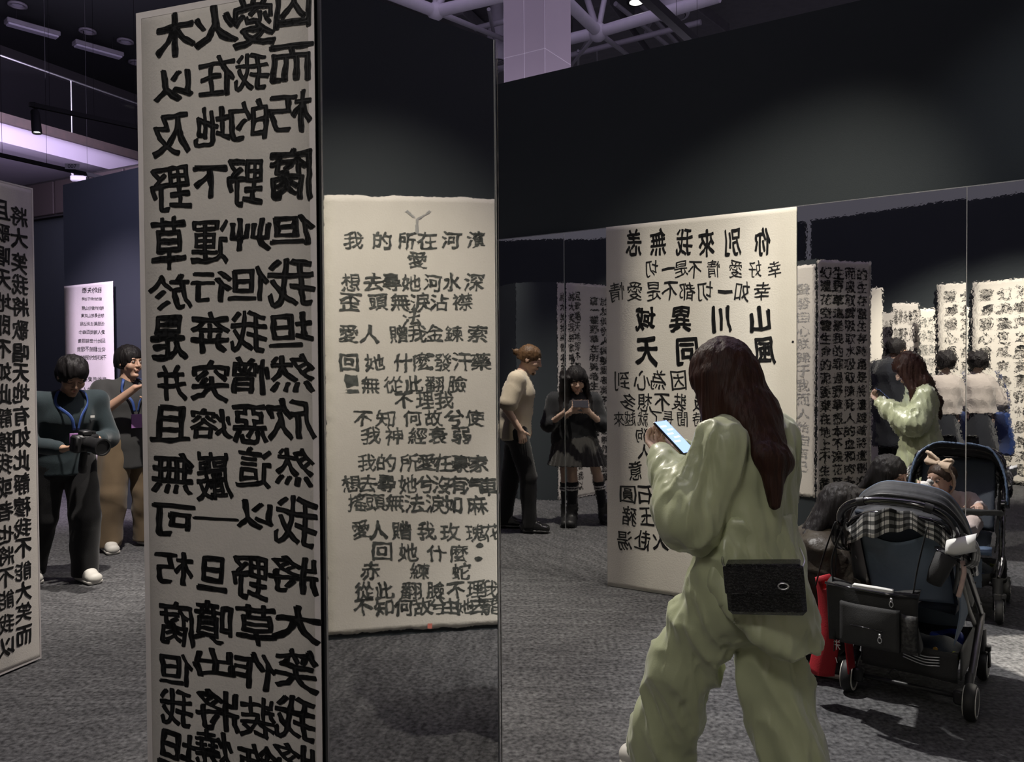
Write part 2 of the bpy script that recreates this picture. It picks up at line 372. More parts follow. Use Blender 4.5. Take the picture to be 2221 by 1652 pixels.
class Scroll:
    """sheet of paper hung on a face. BL bottom-left corner for someone facing it, U to their right"""
    def __init__(s, BL, U, w, h, z0=.02, off=.004):
        s.U = np.asarray(U, float); s.U /= np.linalg.norm(s.U); s.N = np.cross(s.U, ZU); s.O = np.asarray(BL, float) * [1, 1, 0] + s.N * off + ZU * z0; s.w, s.h = w, h
        s.plane = (s.O, s.N)
    def uv(s, P): d = P - s.O; return d @ s.U, d @ ZU
    def px(s, x, y, via=()): return s.uv(trace(x, y, s.plane, via))
    def make(s, name, label, cat, m, group=None, deckle=0., border=None, curl=0., seed=1, creases=()):
        rr = random.Random(seed); c = s.O + s.U * s.w / 2
        def fn(u, v):
            du = dv = 0
            if deckle:
                if u in (0, 1): du = deckle * rr.uniform(-1, 1)
                if v in (0, 1): dv = deckle * rr.uniform(-1, 1)
            z = curl * math.sin(math.pi * u) * .5 + (.0008 * math.sin(9 * v + 5 * u) if deckle else 0)
            for cz in creases: z += .0016 * math.exp(-((v - cz) * s.h / .006) ** 2)
            return s.U * (u * s.w + du - s.w / 2) + ZU * (v * s.h + dv) + s.N * (z + .0012)
        o = MB().sheet(fn, 16 if deckle else 4, max(8, int(s.h / .03)), .0012).build(name, m, None, True, loc=None); o.location = c
        tag(o, label, cat, group); s.obj = o; s.c = c
        if border:
            b = MB(); bw = border
            for x0, x1, y0, y1 in ((0, bw, 0, s.h), (s.w - bw, s.w, 0, s.h), (bw, s.w - bw, s.h - bw, s.h), (bw, s.w - bw, 0, bw)):
                b.box((x0, 0, y0), (x1, .0006, y1))
            b.V = [tuple(s.U * (v[0] - s.w / 2) + ZU * v[2] + s.N * (.0014 + v[1])) for v in b.V]; b.build('mounting_border', M_BORDER, o)
        return s
    def write(s, name, items, m=None, bold=.03, sub=2, jit=.03, rot=3., flip=True, seed=0, squash=1.):
        """items: (char, x, z, width, height) in metres on the sheet; the whole line is one part"""
        rr = random.Random(seed * 7919 + len(items)); VV = []; FF = []; n0 = 0
        for (ch, x, z, w, h) in items:
            if ch == ' ': continue
            V, F, E, kb = glyph(ch, sub); V = V.copy(); a = rr.random() * 100
            V += jit * np.stack([vnoise(V[:, 0] * 2.2 + a, V[:, 1] * 2.2, V[:, 0] * 0 + a), vnoise(V[:, 0] * 2.2, V[:, 1] * 2.2 + a, V[:, 0] * 0 + 9 + a)], 1)
            V += jit * .35 * np.stack([vnoise(V[:, 0] * 9 + a, V[:, 1] * 9, V[:, 0] * 0), vnoise(V[:, 0] * 9, V[:, 1] * 9 + a, V[:, 0] * 0 + 5)], 1)
            V, F = fatten(V, F, E, bold * kb * rr.uniform(.85, 1.15), a, sub > 0)
            if flip: V[:, 0] *= -1
            t = math.radians(rr.uniform(-rot, rot)); R = np.array([[math.cos(t), -math.sin(t)], [math.sin(t), math.cos(t)]]); V = V @ R.T
            X = x + V[:, 0] * w * rr.uniform(.94, 1.05) - s.w / 2; Z = z + V[:, 1] * h * rr.uniform(.95, 1.04)
            P = X[:, None] * s.U + Z[:, None] * ZU + s.N * (.0030 + .00002 * (len(VV) % 7))
            VV.append(P); FF += [[i + n0 for i in (f[::-1] if flip else f)] for f in F]; n0 += len(P)
        o = mesh_obj(name, np.concatenate(VV), FF, m or M_INK, s.obj); return o
    def write_px(s, name, chars, pts, wh, via=(), **k):
        """chars with their picture centres; wh = (w,h) in picture pixels"""
        it = []
        for i, ch in enumerate(chars):
            x, y = pts[i][:2]; w, h = pts[i][2:4] if len(pts[i]) > 3 else wh
            a = s.px(x - w / 2, y, via); b = s.px(x + w / 2, y, via); t = s.px(x, y - h / 2, via); d = s.px(x, y + h / 2, via)
            it.append((ch, (a[0] + b[0]) / 2, (t[1] + d[1]) / 2, abs(b[0] - a[0]), abs(t[1] - d[1])))
        return s.write(name, it, **k)
# --- foreground column, front face: four columns of bold mirror writing
G1 = 'scrolls of mirror writing hung in the hall'
U1 = (VE - V0) / np.linalg.norm(VE - V0)
s1 = Scroll(V0 + U1 * .001, U1, np.linalg.norm(VE - V0) - .012, MH - .03, .025)
s1.make('calligraphy_scroll', 'tall grey-white scroll with four columns of bold black mirror writing, foreground', 'scroll', M_PAPERG, G1, border=.016)
c1 = [('木', 382, 76, 85, 88), ('以', 378, 185, 84, 68), ('及', 372, 293, 84, 88), ('野', 370, 412, 88, 92), ('草', 368, 527, 72, 106), ('於', 370, 636, 84, 74), ('是', 368, 735, 70, 96), ('并', 373, 830, 62, 76), ('且', 372, 919, 76, 74),
      ('無', 375, 1025, 88, 82), ('可', 376, 1127, 88, 72), ('朽', 379, 1230, 86, 70), ('腐', 385, 1353, 76, 94), ('但', 383, 1449, 76, 68), ('我', 384, 1532, 72, 84), ('坦', 386, 1624, 76, 76), ('然', 388, 1712, 76, 76)]
c2 = [('火', 468, 58, 92, 84), ('在', 470, 163, 80, 84), ('地', 462, 275, 82, 84), ('下', 455, 396, 72, 70), ('運', 457, 525, 82, 92), ('行', 458, 622, 84, 62), ('奔', 456, 720, 84, 84), ('突', 458, 827, 78, 86), ('熔', 458, 918, 84, 68),
      ('巖', 464, 1030, 74, 102), ('一', 469, 1124, 84, 24), ('旦', 463, 1243, 64, 74), ('噴', 465, 1348, 84, 88), ('出', 466, 1436, 84, 62), ('將', 474, 1538, 90, 84), ('燒', 466, 1624, 80, 80), ('盡', 468, 1712, 76, 76)]
c3 = [('愛', 552, 42, 86, 122), ('我', 545, 157, 70, 82), ('的', 540, 262, 84, 82), ('野', 533, 396, 82, 104), ('艸', 545, 507, 86, 66), ('但', 541, 616, 84, 72), ('我', 541, 719, 74, 88), ('憎', 545, 815, 80, 80), ('惡', 542, 921, 70, 86),
      ('這', 552, 1014, 74, 80), ('以', 555, 1116, 72, 56), ('野', 543, 1253, 80, 90), ('草', 557, 1355, 84, 80), ('作', 555, 1453, 82, 80), ('裝', 560, 1556, 76, 84), ('飾', 560, 1656, 84, 84)]
c4 = [('囚', 637, 12, 78, 94), ('而', 632, 137, 98, 84), ('朽', 632, 241, 94, 84), ('腐', 634, 377, 98, 114), ('但', 638, 497, 88, 68), ('我', 633, 611, 98, 104), ('坦', 632, 715, 96, 74), ('然', 635, 810, 98, 84), ('欣', 632, 908, 100, 90),
      ('然', 640, 1012, 84, 80), ('我', 645, 1128, 92, 100), ('將', 639, 1245, 104, 84), ('大', 648, 1352, 96, 80), ('笑', 645, 1453, 98, 88), ('我', 641, 1557, 90, 92), ('將', 638, 1656, 96, 84)]
for k, c in enumerate((c1, c2, c3, c4)):
    s1.write_px('written_column', [q[0] for q in c], [q[1:] for q in c], (80, 80), bold=.038, sub=3, jit=.05, rot=4, seed=k)
# --- far left column
s2 = Scroll(FA, FU, .715, MH - .02, .01)
s2.make('calligraphy_scroll', 'grey-white scroll of mirror writing on the column cut by the left edge', 'scroll', M_PAPERG, G1, border=.008)
c = list(zip('將大笑我將歌唱天地有如此靜穆我不能大笑而', (470, 517, 570, 617, 665, 715, 765, 808, 852, 900, 948, 997, 1048, 1098, 1143, 1188, 1237, 1282, 1327, 1377)))
s2.write_px('written_column', [q[0] for q in c], [(40 + (q[1] - 450) * .012, q[1]) for q in c], (35, 42), bold=.022, sub=1, jit=.05)
c = list(zip('且歌唱天地即不如此靜穆我或者也將不能我以', (455, 505, 556, 605, 655, 705, 757, 805, 855, 905, 958, 1005, 1055, 1107, 1158, 1205, 1252, 1300, 1352, 1402)))
s2.write_px('written_column', [q[0] for q in c], [(2 + (q[1] - 450) * .012, q[1]) for q in c], (35, 42), bold=.022, sub=1, jit=.05)
def cols(s, cl, x0, x1, z0, z1, mt=None, **k):
    """evenly set columns; x positions from x0 to x1, top z0 to bottom z1"""
    for j, t in enumerate(cl):
        x = x0 + (x1 - x0) * (j + .5) / len(cl); w = abs(x1 - x0) / len(cl) * .84; n = len(t)
        s.write('written_column', [(ch, x, z0 + (z1 - z0) * (i + .5) / n, w, abs(z1 - z0) / n * .84) for i, ch in enumerate(t)], m=mt, seed=j, **k)
cols(s2, ('於友與仇人與獸愛者與不愛者之前作證野草', '這一叢野草在明與暗生與死過去與未來之際獻'), .03, .36, 2.2, .12, bold=.02, sub=0, jit=.05)
# --- foreground column, side seen in the long mirror
U3 = (V3 - V2) / np.linalg.norm(V3 - V2)
s3 = Scroll(V2 + U3 * .01, U3, .585, MH - .03, .015)
s3.make('calligraphy_scroll', 'grey scroll of bold writing on the back of the foreground column, seen in the mirror', 'scroll', M_PAPERG, G1, deckle=.003)
cols(s3, ('的生存當生存時還是將遭踐踏將遭刪刈直至', '而吸取露吸取水吸取陳死人的血和肉各各奪', '生野草這是我的罪過野草根本不深花葉不美', '幻還花空雲生命的泥委棄在地上不生喬木只'), .03, .57, 2.27, .12, bold=.026, sub=1, jit=.05)
U4 = (V4 - V3) / np.linalg.norm(V4 - V3)
s4 = Scroll(V3 + U4 * .01, U4, .48, MH - .35, .30)
s4.make('calligraphy_scroll', 'white scroll with faint small mirror writing, back of the foreground column', 'scroll', M_PAPER, G1, deckle=.003)
cols(s4, ('聲發自心朕歸于我而人始自有己', '天時人事日相催冬至陽生春又來', '人各有己而群之大覺近矣'), .04, .44, 1.85, .2, mt=M_INKF, bold=.0, sub=0, jit=.06)
# --- the scroll that the column's mirror face shows
U2 = (V2 - VE) / np.linalg.norm(V2 - VE); MIR2 = (VE.copy(), np.cross(U2, ZU)); VIA = (MIR2,)
_va, _vb = atY(712, 1390, 4.15) * [1, 1, 0], atY(1100, 1378, 4.28) * [1, 1, 0]
RA, RB2 = refl(_va, *MIR2), refl(_vb, *MIR2)
# in reality the reflected left end is the viewer's right end
UR = RA - RB2; WR = np.linalg.norm(UR); UR /= WR
if np.cross(UR, ZU) @ (VE - RA) < 0: UR = -UR; RB2, RA = RA, RB2
s5 = Scroll(RB2, UR, WR, 2.33, .03)
s5.make('calligraphy_scroll', 'cream scroll of washed grey writing with a red seal, seen in the column mirror', 'scroll', M_PAPER, G1, deckle=.006, seed=3, creases=(.18, .37, .55, .71))
wr0, wr1 = s5.O - UR * 1.2, s5.O + UR * (WR + 2.6)
slab('wall_right_front', (wr0 - s5.N * .012)[:2], (wr1 - s5.N * .012)[:2], 0, 3.6, .14, M_WALL, nrm=s5.N)
rows = [(520, '我的所在河濱', (763, 825, 880, 925, 975, 1027)), (562, '愛', (903,)), (612, '想去尋她河水深', (758, 805, 845, 888, 937, 980, 1027)),
        (655, '歪頭無淚沾襟', (758, 815, 863, 908, 952, 1003)), (688, '法', (890,)), (725, '愛人贈我金鍊索', (755, 798, 860, 902, 940, 985, 1035)),
        (785, '回她什麼：發汗藥', (755, 810, 870, 912, 932, 960, 1003, 1042)), (833, '無從此翻臉', (800, 850, 895, 942, 993)), (868, '不理我', (872, 920, 963)),
        (908, '不知何故兮使', (785, 835, 893, 940, 985, 1030)), (947, '我神經衰弱', (803, 853, 905, 950, 1000)), (1007, '我的所愛在豪家', (795, 838, 888, 925, 960, 998, 1038)),
        (1053, '想去尋她兮沒有汽車', (762, 798, 838, 885, 922, 957, 992, 1022, 1055)), (1093, '搖頭無法淚如麻', (775, 815, 857, 898, 942, 980, 1030)),
        (1150, '愛人贈我玫瑰花', (783, 820, 870, 923, 972, 1025, 1062)), (1195, '回她什麼：', (827, 882, 943, 990, 1035)), (1235, '赤練蛇', (802, 905, 995)),
        (1278, '從此翻臉不理我', (788, 830, 887, 940, 985, 1027, 1057)), (1315, '不知何故兮由她去罷', (787, 830, 872, 912, 945, 973, 1005, 1036, 1062))]
for k, (y, t, xs) in enumerate(rows):
    s5.write_px('written_line', t, [(x, y) for x in xs], (40, 37), via=VIA, m=M_INKG, bold=.020, sub=1, jit=.07, rot=6, seed=k)
o = s5.write_px('crossed_out_blot', '■■', [(760, 824, 30, 26), (763, 846, 26, 8)], (30, 26), via=VIA, m=M_INKG, bold=0, sub=2, jit=.22)
o = s5.write_px('red_seal', '■', [(928, 1358, 10, 11)], (12, 12), via=VIA, m=M_SEAL, bold=0, sub=0, jit=.05)
o = s5.write_px('faint_brush_mark', '丫', [(905, 482, 56, 50)], (52, 50), via=VIA, m=M_INKF, bold=0, sub=1, jit=.1)
# --- the long scroll standing against the mirrors
_q0 = trace(1317, 900, (WS(0, .080), WN)); _q1 = trace(1728, 900, (WS(0, .080), WN))
s6 = Scroll(_q0, WD, (_q1 - _q0) @ WD, 2.345, .004)
s6.make('calligraphy_scroll', 'wide cream scroll of mirror writing behind the woman in green, against the long mirror', 'scroll', M_PAPER, G1, seed=5, creases=(.16, .3, .47, .62, .86))
rows = [(525, '你別來我無恙', (1655, 1590, 1533, 1484, 1427, 1375), 34, 58, .022), (583, '幸好愛情不是一切', (1680, 1638, 1595, 1548, 1507, 1478, 1450, 1415), 28, 36, .004),
        (632, '幸如一切都不是愛情', (1653, 1610, 1572, 1530, 1490, 1453, 1418, 1377, 1338), 32, 42, .004), (692, '山川異域', (1650, 1567, 1477, 1400), 42, 52, .032),
        (762, '風月同天', (1657, 1570, 1490, 1403), 46, 58, .030), (824, '因為心到', (1472, 1428, 1391, 1350), 34, 42, .005), (872, '假裝不想多', (1522, 1475, 1437, 1399, 1362), 32, 38, .008),
        (908, '時間長了就越來', (1515, 1481, 1449, 1424, 1395, 1367, 1343), 24, 32, .0), (944, '是狗', (1420, 1393), 24, 32, .0), (979, '是人', (1434, 1398), 28, 32, .008),
        (1020, '佳倦意', (1457, 1424, 1379), 28, 42, .008), (1072, '礁石圓', (1441, 1401, 1362), 34, 38, .012), (1119, '顏如玉豬', (1493, 1444, 1403, 1365), 30, 40, .010), (1171, '蹈火赴湯', (1472, 1432, 1394, 1356), 32, 42, .012)]
for k, (y, t, xs, w, h, b) in enumerate(rows):
    s6.write_px('written_line', t, [(x, y + (1520 - x) * .0 ) for x in xs], (w, h), bold=b, sub=1, jit=.07, rot=6, seed=k)
s6.write_px('ink_dot', '●', [(1720, 741, 5, 5)], (5, 5), bold=0, sub=0, jit=0)
# --- lilac-lit scroll far left on the same wall
_q0 = trace(143, 800, (WS(0, .05), WN)); _q1 = trace(249, 800, (WS(0, .05), WN))
s7 = Scroll(_q0, WD, (_q1 - _q0) @ WD, 2.345, .004)
s7.make('calligraphy_scroll', 'lilac-lit white scroll with small rows of mirror writing behind the two photographers', 'scroll', M_PAPER, G1, seed=6)
rows = [(629, '我的失戀', 9.5, 12, .01), (648, '擬古的新打油詩', 6, 7, 0), (668, '我的所愛在山腰', 7, 8, 0), (684, '想去尋她山太高', 7, 8.5, 0), (702, '低頭無法淚沾袍', 7.5, 9, 0), (720, '愛人贈我百蝶巾', 8, 9, 0),
        (739, '回她什麼貓頭鷹', 8, 9, 0), (757, '從此翻臉不理我', 8.5, 10, 0), (775, '不知何故兮使我心驚', 8.5, 10, 0), (822, '我的所愛在鬧市', 9, 10, 0), (844, '想去尋她人擁擠', 9, 10, 0), (866, '仰頭無法淚沾耳', 9, 10, 0),
        (886, '愛人贈我雙燕圖', 9, 10, 0), (906, '回她什麼冰糖葫蘆', 9, 10, 0), (925, '從此翻臉不理我', 9, 10, 0), (943, '不知何故兮使我糊塗', 9, 10, 0)]
for k, (y, t, w, h, b) in enumerate(rows):
    x0, x1 = (222, 178) if k < 2 else (226 + (y - 668) * .04, 178 - (y - 668) * .12)
    s7.write_px('written_line', t, [(x0 + (x1 - x0) * (i + .5) / len(t), y) for i in range(len(t))], (w, h), bold=b, sub=0, jit=.05, seed=k)
s7.write_px('red_seal', '■', [(206, 1050, 4, 5)], (4, 5), m=M_SEAL, bold=0, sub=0, jit=.05)
# --- scrolls behind and beside the camera, seen only in the mirrors
def seen_scroll(xl, xr, Yl, Yr, k, ztop, zbot, label, texts, paper=M_PAPER, ink=None, bold=.01, jit=.08, deckle=.006, seed=1, nudge=.0, lines=False, pts=None):
    a, b = [A_ * [1, 1, 0] for A_ in (pts or (vreal(xl, 1000, Yl, k), vreal(xr, 1000, Yr, k)))]
    U = a - b; w = np.linalg.norm(U); U = U / w        # mirrored: the picture's left is the viewer's right
    s = Scroll(b, U, w, ztop - zbot, zbot, off=nudge)
    s.make('calligraphy_scroll', label, 'scroll', paper, G1, deckle=deckle, seed=seed)
    if texts:
        if lines:
            n = len(texts); hh = s.h * .94 / n
            for j, t in enumerate(texts):
                m = len(t); ww = s.w * .92 / m
                s.write('written_line', [(ch, s.w * .96 - ww * (i + .5), s.h * .97 - hh * (j + .5), ww * .8, hh * .8) for i, ch in enumerate(t)], m=ink, bold=bold, sub=0, jit=jit, rot=8, seed=j)
        else: cols(s, texts, .04 * s.w, .96 * s.w, s.h * .96, s.h * .06, mt=ink, bold=bold, sub=0, jit=jit, rot=6)
    return s
seen_scroll(2040, 2330, 9.15, 9.1, 'C', 2.42, .03, 'wide bright scroll of dense cursive writing behind the woman with the blue tote, mirrored', 
    ('靈幻泡影如露華', '華為夢電應作觀', '飄蓬萍水念無心', '心包太虛量周沙', '界風塵路山川異', '林泉高致煙霞裏', '臥聽蕭蕭竹疑是', '民間疾苦聲些小', '吾曹州縣吏一枝', '葉總關情花開見', '佛悟無生月落烏', '啼霜滿天江楓漁', '火對愁眠姑蘇城'), bold=.004, jit=.14, seed=11, lines=True, pts=(np.array([-1.88, -.865, 0]), np.array([-.60, -1.47, 0])))
seen_scroll(1166, 1246, 10.6, 10.3, 'A', 2.30, .35, 'narrow bright scroll, faint grey writing, stand-in for double reflection behind the girl in black', ('白露黑夜野', '冷子人影明', '清蒼一孤燈'), ink=M_INKG, bold=0, jit=.1, seed=12)  # extra scroll in place of one reflected twice, via the left column
seen_scroll(1084, 1114, 12.2, 11.6, 'A', 2.02, .05, 'crumpled grey scroll at the left end of the mirror, mirrored', ('山水清音無弦琴', '空谷幽蘭自在香'), paper=M_PAPERG, ink=M_INKF, seed=13)
seen_scroll(1116, 1130, 11.2, 11.2, 'A', 2.28, .05, 'thin blank white scroll left of the bun, mirrored', (), seed=14)
seen_scroll(1129, 1146, 10.6, 10.4, 'A', 2.48, .05, 'thin grey scroll with black writing above the bun, mirrored', ('於浩歌狂熱之際中寒',), paper=M_PAPERG, seed=15, bold=.02)
seen_scroll(1887, 1914, 9.65, 9.6, 'C', 2.37, .05, 'thin bright blank scroll beside the grey column scroll, mirrored', (), seed=16)
seen_scroll(1908, 1938, 10.1, 10.1, 'C', 2.1, .05, 'dim grey scroll, stand-in for a second reflection behind the tall man in black', ('雲深不知處只在', '此山中松下問童', '子言師採藥去也'), paper=M_PAPERG, seed=17)  # extra scroll in place of a second reflection; opposite wall is no mirror
seen_scroll(1936, 1991, 9.7, 9.7, 'C', 2.19, .05, 'dim grey scroll with rows of black writing over the green woman\'s reflection', ('吸飲水無我', '取陳死人血', '和肉各各奪', '取它的生存', '當生存時還', '是將遭踐踏', '將遭刪刈直', '至於死亡而', '朽腐但我坦'), paper=M_PAPERG, seed=18, bold=.02, lines=True)  # also added in place of a second reflection
seen_scroll(1993, 2026, 9.5, 9.4, 'C', 2.10, .05, 'narrow bright scroll, stand-in for a second reflection left of the woman with the tote', ('月落烏啼霜滿天江楓漁火', '夜半鐘聲到客船月色如霜'), ink=M_INKG, seed=19, bold=0)  # added too, replaces an image reflected by both walls
COL.objects.unlink(_fo); bpy.data.objects.remove(_fo)
# ------------------------------------------------------------------ hall above: ceiling, balcony, trusses, tracks
o = MB().box((-22, -6, 11), (16, 30, 11.1)).build('ceiling', M_DUCT); o['kind'] = 'structure'
o = MB().box((-22, 4, 6.9), (-2.6, 30, 7.0)).build('ceiling_left', M_CEIL); o['kind'] = 'structure'
BD = np.array([.42, .9075, 0]); BN = np.array([-.9075, .42, 0])   # balcony runs along BD, BN points back into it
P0 = flr(0, 266, 4.6); P0[2] = 0
bal = empty('balcony', tuple(P0), 0, 'balcony with glass railing and pale underside high on the left', 'balcony')
def bal_box(name, t0, t1, o0, o1, z0, z1, m, par=None):
    c = BD * (t0 + t1) / 2 + BN * (o0 + o1) / 2 + ZU * (z0 + z1) / 2
    return MB().obox(c, BD * (t1 - t0) / 2, BN * (o1 - o0) / 2, ZU * (z1 - z0) / 2).build(name, m, par if par is not None else bal)
bal_box('slab_edge', -5, 9, -.06, .1, 4.60, 4.72, M_EDGE)
bal_box('fascia', -5, 9, 0, .3, 4.36, 4.60, M_SLAB)
bal_box('soffit', -5, 9, .3, 5.5, 4.40, 4.60, M_SLAB)
bal_box('back_wall', -5, 9, 3.2, 3.35, 4.60, 6.9, mat('balcony_wall', (.06, .055, .06), .8))
bal_box('blue_panel', 2.3, 4.2, 3.1, 3.2, 4.60, 5.6, mat('blue_panel', (.02, .035, .08), .6))
M_GLASS = mat('railing_glass', (.80, .84, .88), .03); M_GLASS.node_tree.nodes['Principled BSDF'].inputs['Transmission Weight'].default_value = 1.0; M_GLASS.node_tree.nodes['Principled BSDF'].inputs['IOR'].default_value = 1.08
for k in range(8):
    bal_box('glass_pane', -4 + k * 1.25, -2.78 + k * 1.25, -.02, -.005, 4.66, 5.42, M_GLASS)
    MB().tube([BD * (-2.76 + k * 1.25) + ZU * 4.6, BD * (-2.76 + k * 1.25) + ZU * 5.45], .012, 8).build('railing_post', M_STEEL, bal)
MB().tube([BD * -5 + ZU * 5.46, BD * 9 + ZU * 5.46], .016, 8).build('handrail', M_STEEL, bal)
M_LAMPOFF = mat('unlit_fluorescent_cover', (.42, .40, .48), .5)
for (a, b, z, lab) in (((12, 50), (128, 82), 6.6, 'unlit strip light nearest the upper left corner'), ((160, 97), (265, 126), 6.6, 'unlit strip light nearer the scroll column')):
    A, B = flr(*a, z), flr(*b, z); u = B - A; L = np.linalg.norm(u); u /= L; n = np.cross(u, ZU)
    t = empty('strip_light', tuple((A + B) / 2), 0, lab, 'lamp', 'strip lights under the dark ceiling')
    MB().obox((0, 0, .04), u * L / 2, n * .09, ZU * .035, .01).build('housing', M_DUCT, t)
    MB().obox((0, 0, 0), u * (L / 2 - .02), n * .07, ZU * .02, .01).build('diffuser', M_LAMPOFF, t)
    for s in (-1, 1): MB().tube([u * s * L * .3 + ZU * .07, u * s * L * .3 + ZU * .32], .008, 6).build('hanger', M_BLACKMETAL, t)
for (x, y, lab) in ((38, 9, 'round recessed downlight in the top left corner'), (272, 88, 'round recessed downlight above the second strip light'), (190, 66, 'round recessed downlight between the strip lights'), (295, 134, 'round recessed downlight by the scroll edge')):
    A = flr(x, y, 6.88)
    t = empty('downlight', tuple(A), 0, lab, 'lamp', 'downlights in the dark ceiling')
    MB().lathe((0, 0, 0), (0, 0, -1), [(0, .13), (.03, .13), (.03, .09), (.0, .085)], 20).build('trim_ring', M_DUCT, t, True)
    MB().lathe((0, 0, -.005), (0, 0, -1), [(0, .08), (.008, .07)], 16).build('lens', M_LAMPOFF, t)
# wall band in the gap behind the left column
A, B = np.array([-11.5, 14.2, 0]), np.array([-4.6, 10.6, 0]); u = (B - A) / np.linalg.norm(B - A); n = np.array([u[1], -u[0], 0])
M_BAND = mat('brown_board', (.055, .042, .040), .7)
band = MB().obox((A + B) / 2 + ZU * 3.97, u * 3.9, n * .09, ZU * .27).build('trim_1', mat('band_back', (.02, .018, .018), .8)); band['kind'] = 'structure'
for k in range(10):
    MB().obox((A + B) / 2 + n * .1 + u * (-3.5 + k * .78) + ZU * 3.97, u * .37, n * .02, ZU * .24, .01).build('board_panel', M_BAND, band)
# white clad column above the long wall
c1, cL, cR = flr(1182, 105, 5.09), flr(1093, 127, 5.09), flr(1238, 141, 5.09)
c1[2] = cL[2] = cR[2] = 0
t = empty('clad_column', tuple(c1), 0, 'square white-clad structural column rising above the long dark wall', 'column')
a, b = cL - c1, cR - c1
def clad(name, z0, z1, f0, f1, base, dirv, nn):
    L = np.linalg.norm(dirv); d = dirv / L
    MB().obox(base + d * L * (f0 + f1) / 2 + nn * .002 + ZU * (z0 + z1) / 2, d * (L * (f1 - f0) / 2 - .005), nn * .002, ZU * ((z1 - z0) / 2 - .005)).build(name, M_CLAD, t)
na = np.cross(ZU, a); na /= np.linalg.norm(na); na = na if na[1] < 0 else -na
nb = np.cross(ZU, b); nb /= np.linalg.norm(nb); nb = nb if nb[0] > 0 else -nb
zs = [0, 1.3, 2.6, 3.9, 5.09, 6.35, 7.6, 8.9, 10.9]
for i in range(len(zs) - 1):
    clad('cladding_panel', zs[i], zs[i + 1], 0, .5, np.zeros(3), a, na); clad('cladding_panel', zs[i], zs[i + 1], .5, 1, np.zeros(3), a, na)
    clad('cladding_panel', zs[i], zs[i + 1], 0, 1, np.zeros(3), b, nb)
core = MB(); core.add([(0, 0, 0), tuple(a), tuple(a + b), tuple(b), (0, 0, 10.9), tuple(a + ZU * 10.9), tuple(a + b + ZU * 10.9), tuple(b + ZU * 10.9)], [(0, 1, 2, 3), (4, 5, 6, 7), (0, 1, 5, 4), (1, 2, 6, 5), (2, 3, 7, 6), (3, 0, 4, 7)]); core.build('core', mat('white_joint', (.85, .80, .85), .6), t)
# space frame
def pz(x, y, z): return flr(x, y, z)
tr = empty('ceiling_truss', tuple(flr(1100, 60, 7.5)), 0, 'white steel space-frame roof truss with ball joints above the walls', 'truss')
TO = flr(1100, 60, 7.5)
def node(x, y, z, r): MB().sphere(flr(x, y, z) - TO, r, 18, 12).build('ball_joint', M_TRUSS, tr, True)
def tb(x0, y0, z0, x1, y1, z1, r, nm='truss_tube'): MB().tube([flr(x0, y0, z0) - TO, flr(x1, y1, z1) - TO], r, 12).build(nm, M_TRUSS, tr, 'auto')
node(945, 25, 7.4, .15); node(1297, 70, 7.4, .17); node(1560, -40, 7.4, .17); node(1226, -60, 8.6, .15); node(1020, -120, 8.6, .15); node(700, -70, 7.4, .15); node(1085, 142, 8.6, .13)
for q in ((945, 25, 7.4, 700, -70, 7.4, .10), (945, 25, 7.4, 948, -60, 8.6, .06), (945, 25, 7.4, 1000, -90, 8.6, .06), (945, 25, 7.4, 1240, -45, 7.4, .10), (1297, 70, 7.4, 1205, -20, 7.4, .10),
          (1297, 70, 7.4, 1560, -8, 7.4, .10), (1297, 70, 7.4, 1180, 98, 7.4, .10), (1297, 70, 7.4, 1268, -20, 8.6, .06), (1297, 70, 7.4, 1360, 118, 8.9, .05), (1297, 70, 7.4, 1322, -60, 8.6, .05), (1297, 70, 7.4, 1232, 150, 8.6, .035),
          (1240, 119, 8.7, 1520, 48, 8.7, .06), (1030, 62, 8.7, 1240, 10, 8.7, .06), (1070, 170, 9.0, 1085, 142, 8.6, .05), (1240, 144, 9.4, 1275, 84, 8.9, .03), (945, 25, 7.4, 1110, 92, 8.8, .05), (1085, 142, 8.6, 1060, 20, 8.7, .04),
          (1060, 160, 9.4, 1095, 150, 9.4, .04), (1335, 8, 9.2, 1450, 100, 9.2, .05), (1380, 0, 9.6, 1470, 95, 9.6, .05), (1254, 110, 8.7, 1254, 160, 9.6, .03), (1294, 108, 9.3, 1296, 140, 9.3, .02), (1430, 10, 9.4, 1400, 70, 9.4, .04)): tb(*q)
for (x0, y0, x1, y1, z, w) in ((985, 20, 1060, 90, 9.6, .22), (1300, 0, 1400, 130, 10.2, .25), (1390, 20, 1470, 110, 10.2, .18), (900, 50, 1090, 120, 9.8, .12), (1000, -30, 1110, 60, 10.0, .3), (1240, 60, 1340, 60, 10.3, .2), (1440, -20, 1560, 70, 10.3, .3)):
    A, B = flr(x0, y0, z), flr(x1, y1, z); u = B - A; L = np.linalg.norm(u); u /= L; n_ = np.cross(u, ZU)
    o = MB().obox((0, 0, 0), u * L / 2, n_ * w, ZU * .15, .02).build('roof_duct', M_DUCT); o.location = (A + B) / 2
    tag(o, {985: 'grey duct left of the clad column', 1300: 'grey duct crossing behind the right ball joint', 1390: 'narrow grey duct right of the right ball joint', 900: 'thin grey duct low behind the left ball joint', 1000: 'wide grey duct at the top edge left of the clad column', 1240: 'grey duct running level behind the right ball joint', 1440: 'wide grey duct above the long wall at the top edge'}[x0], 'duct', 'ducts under the roof')
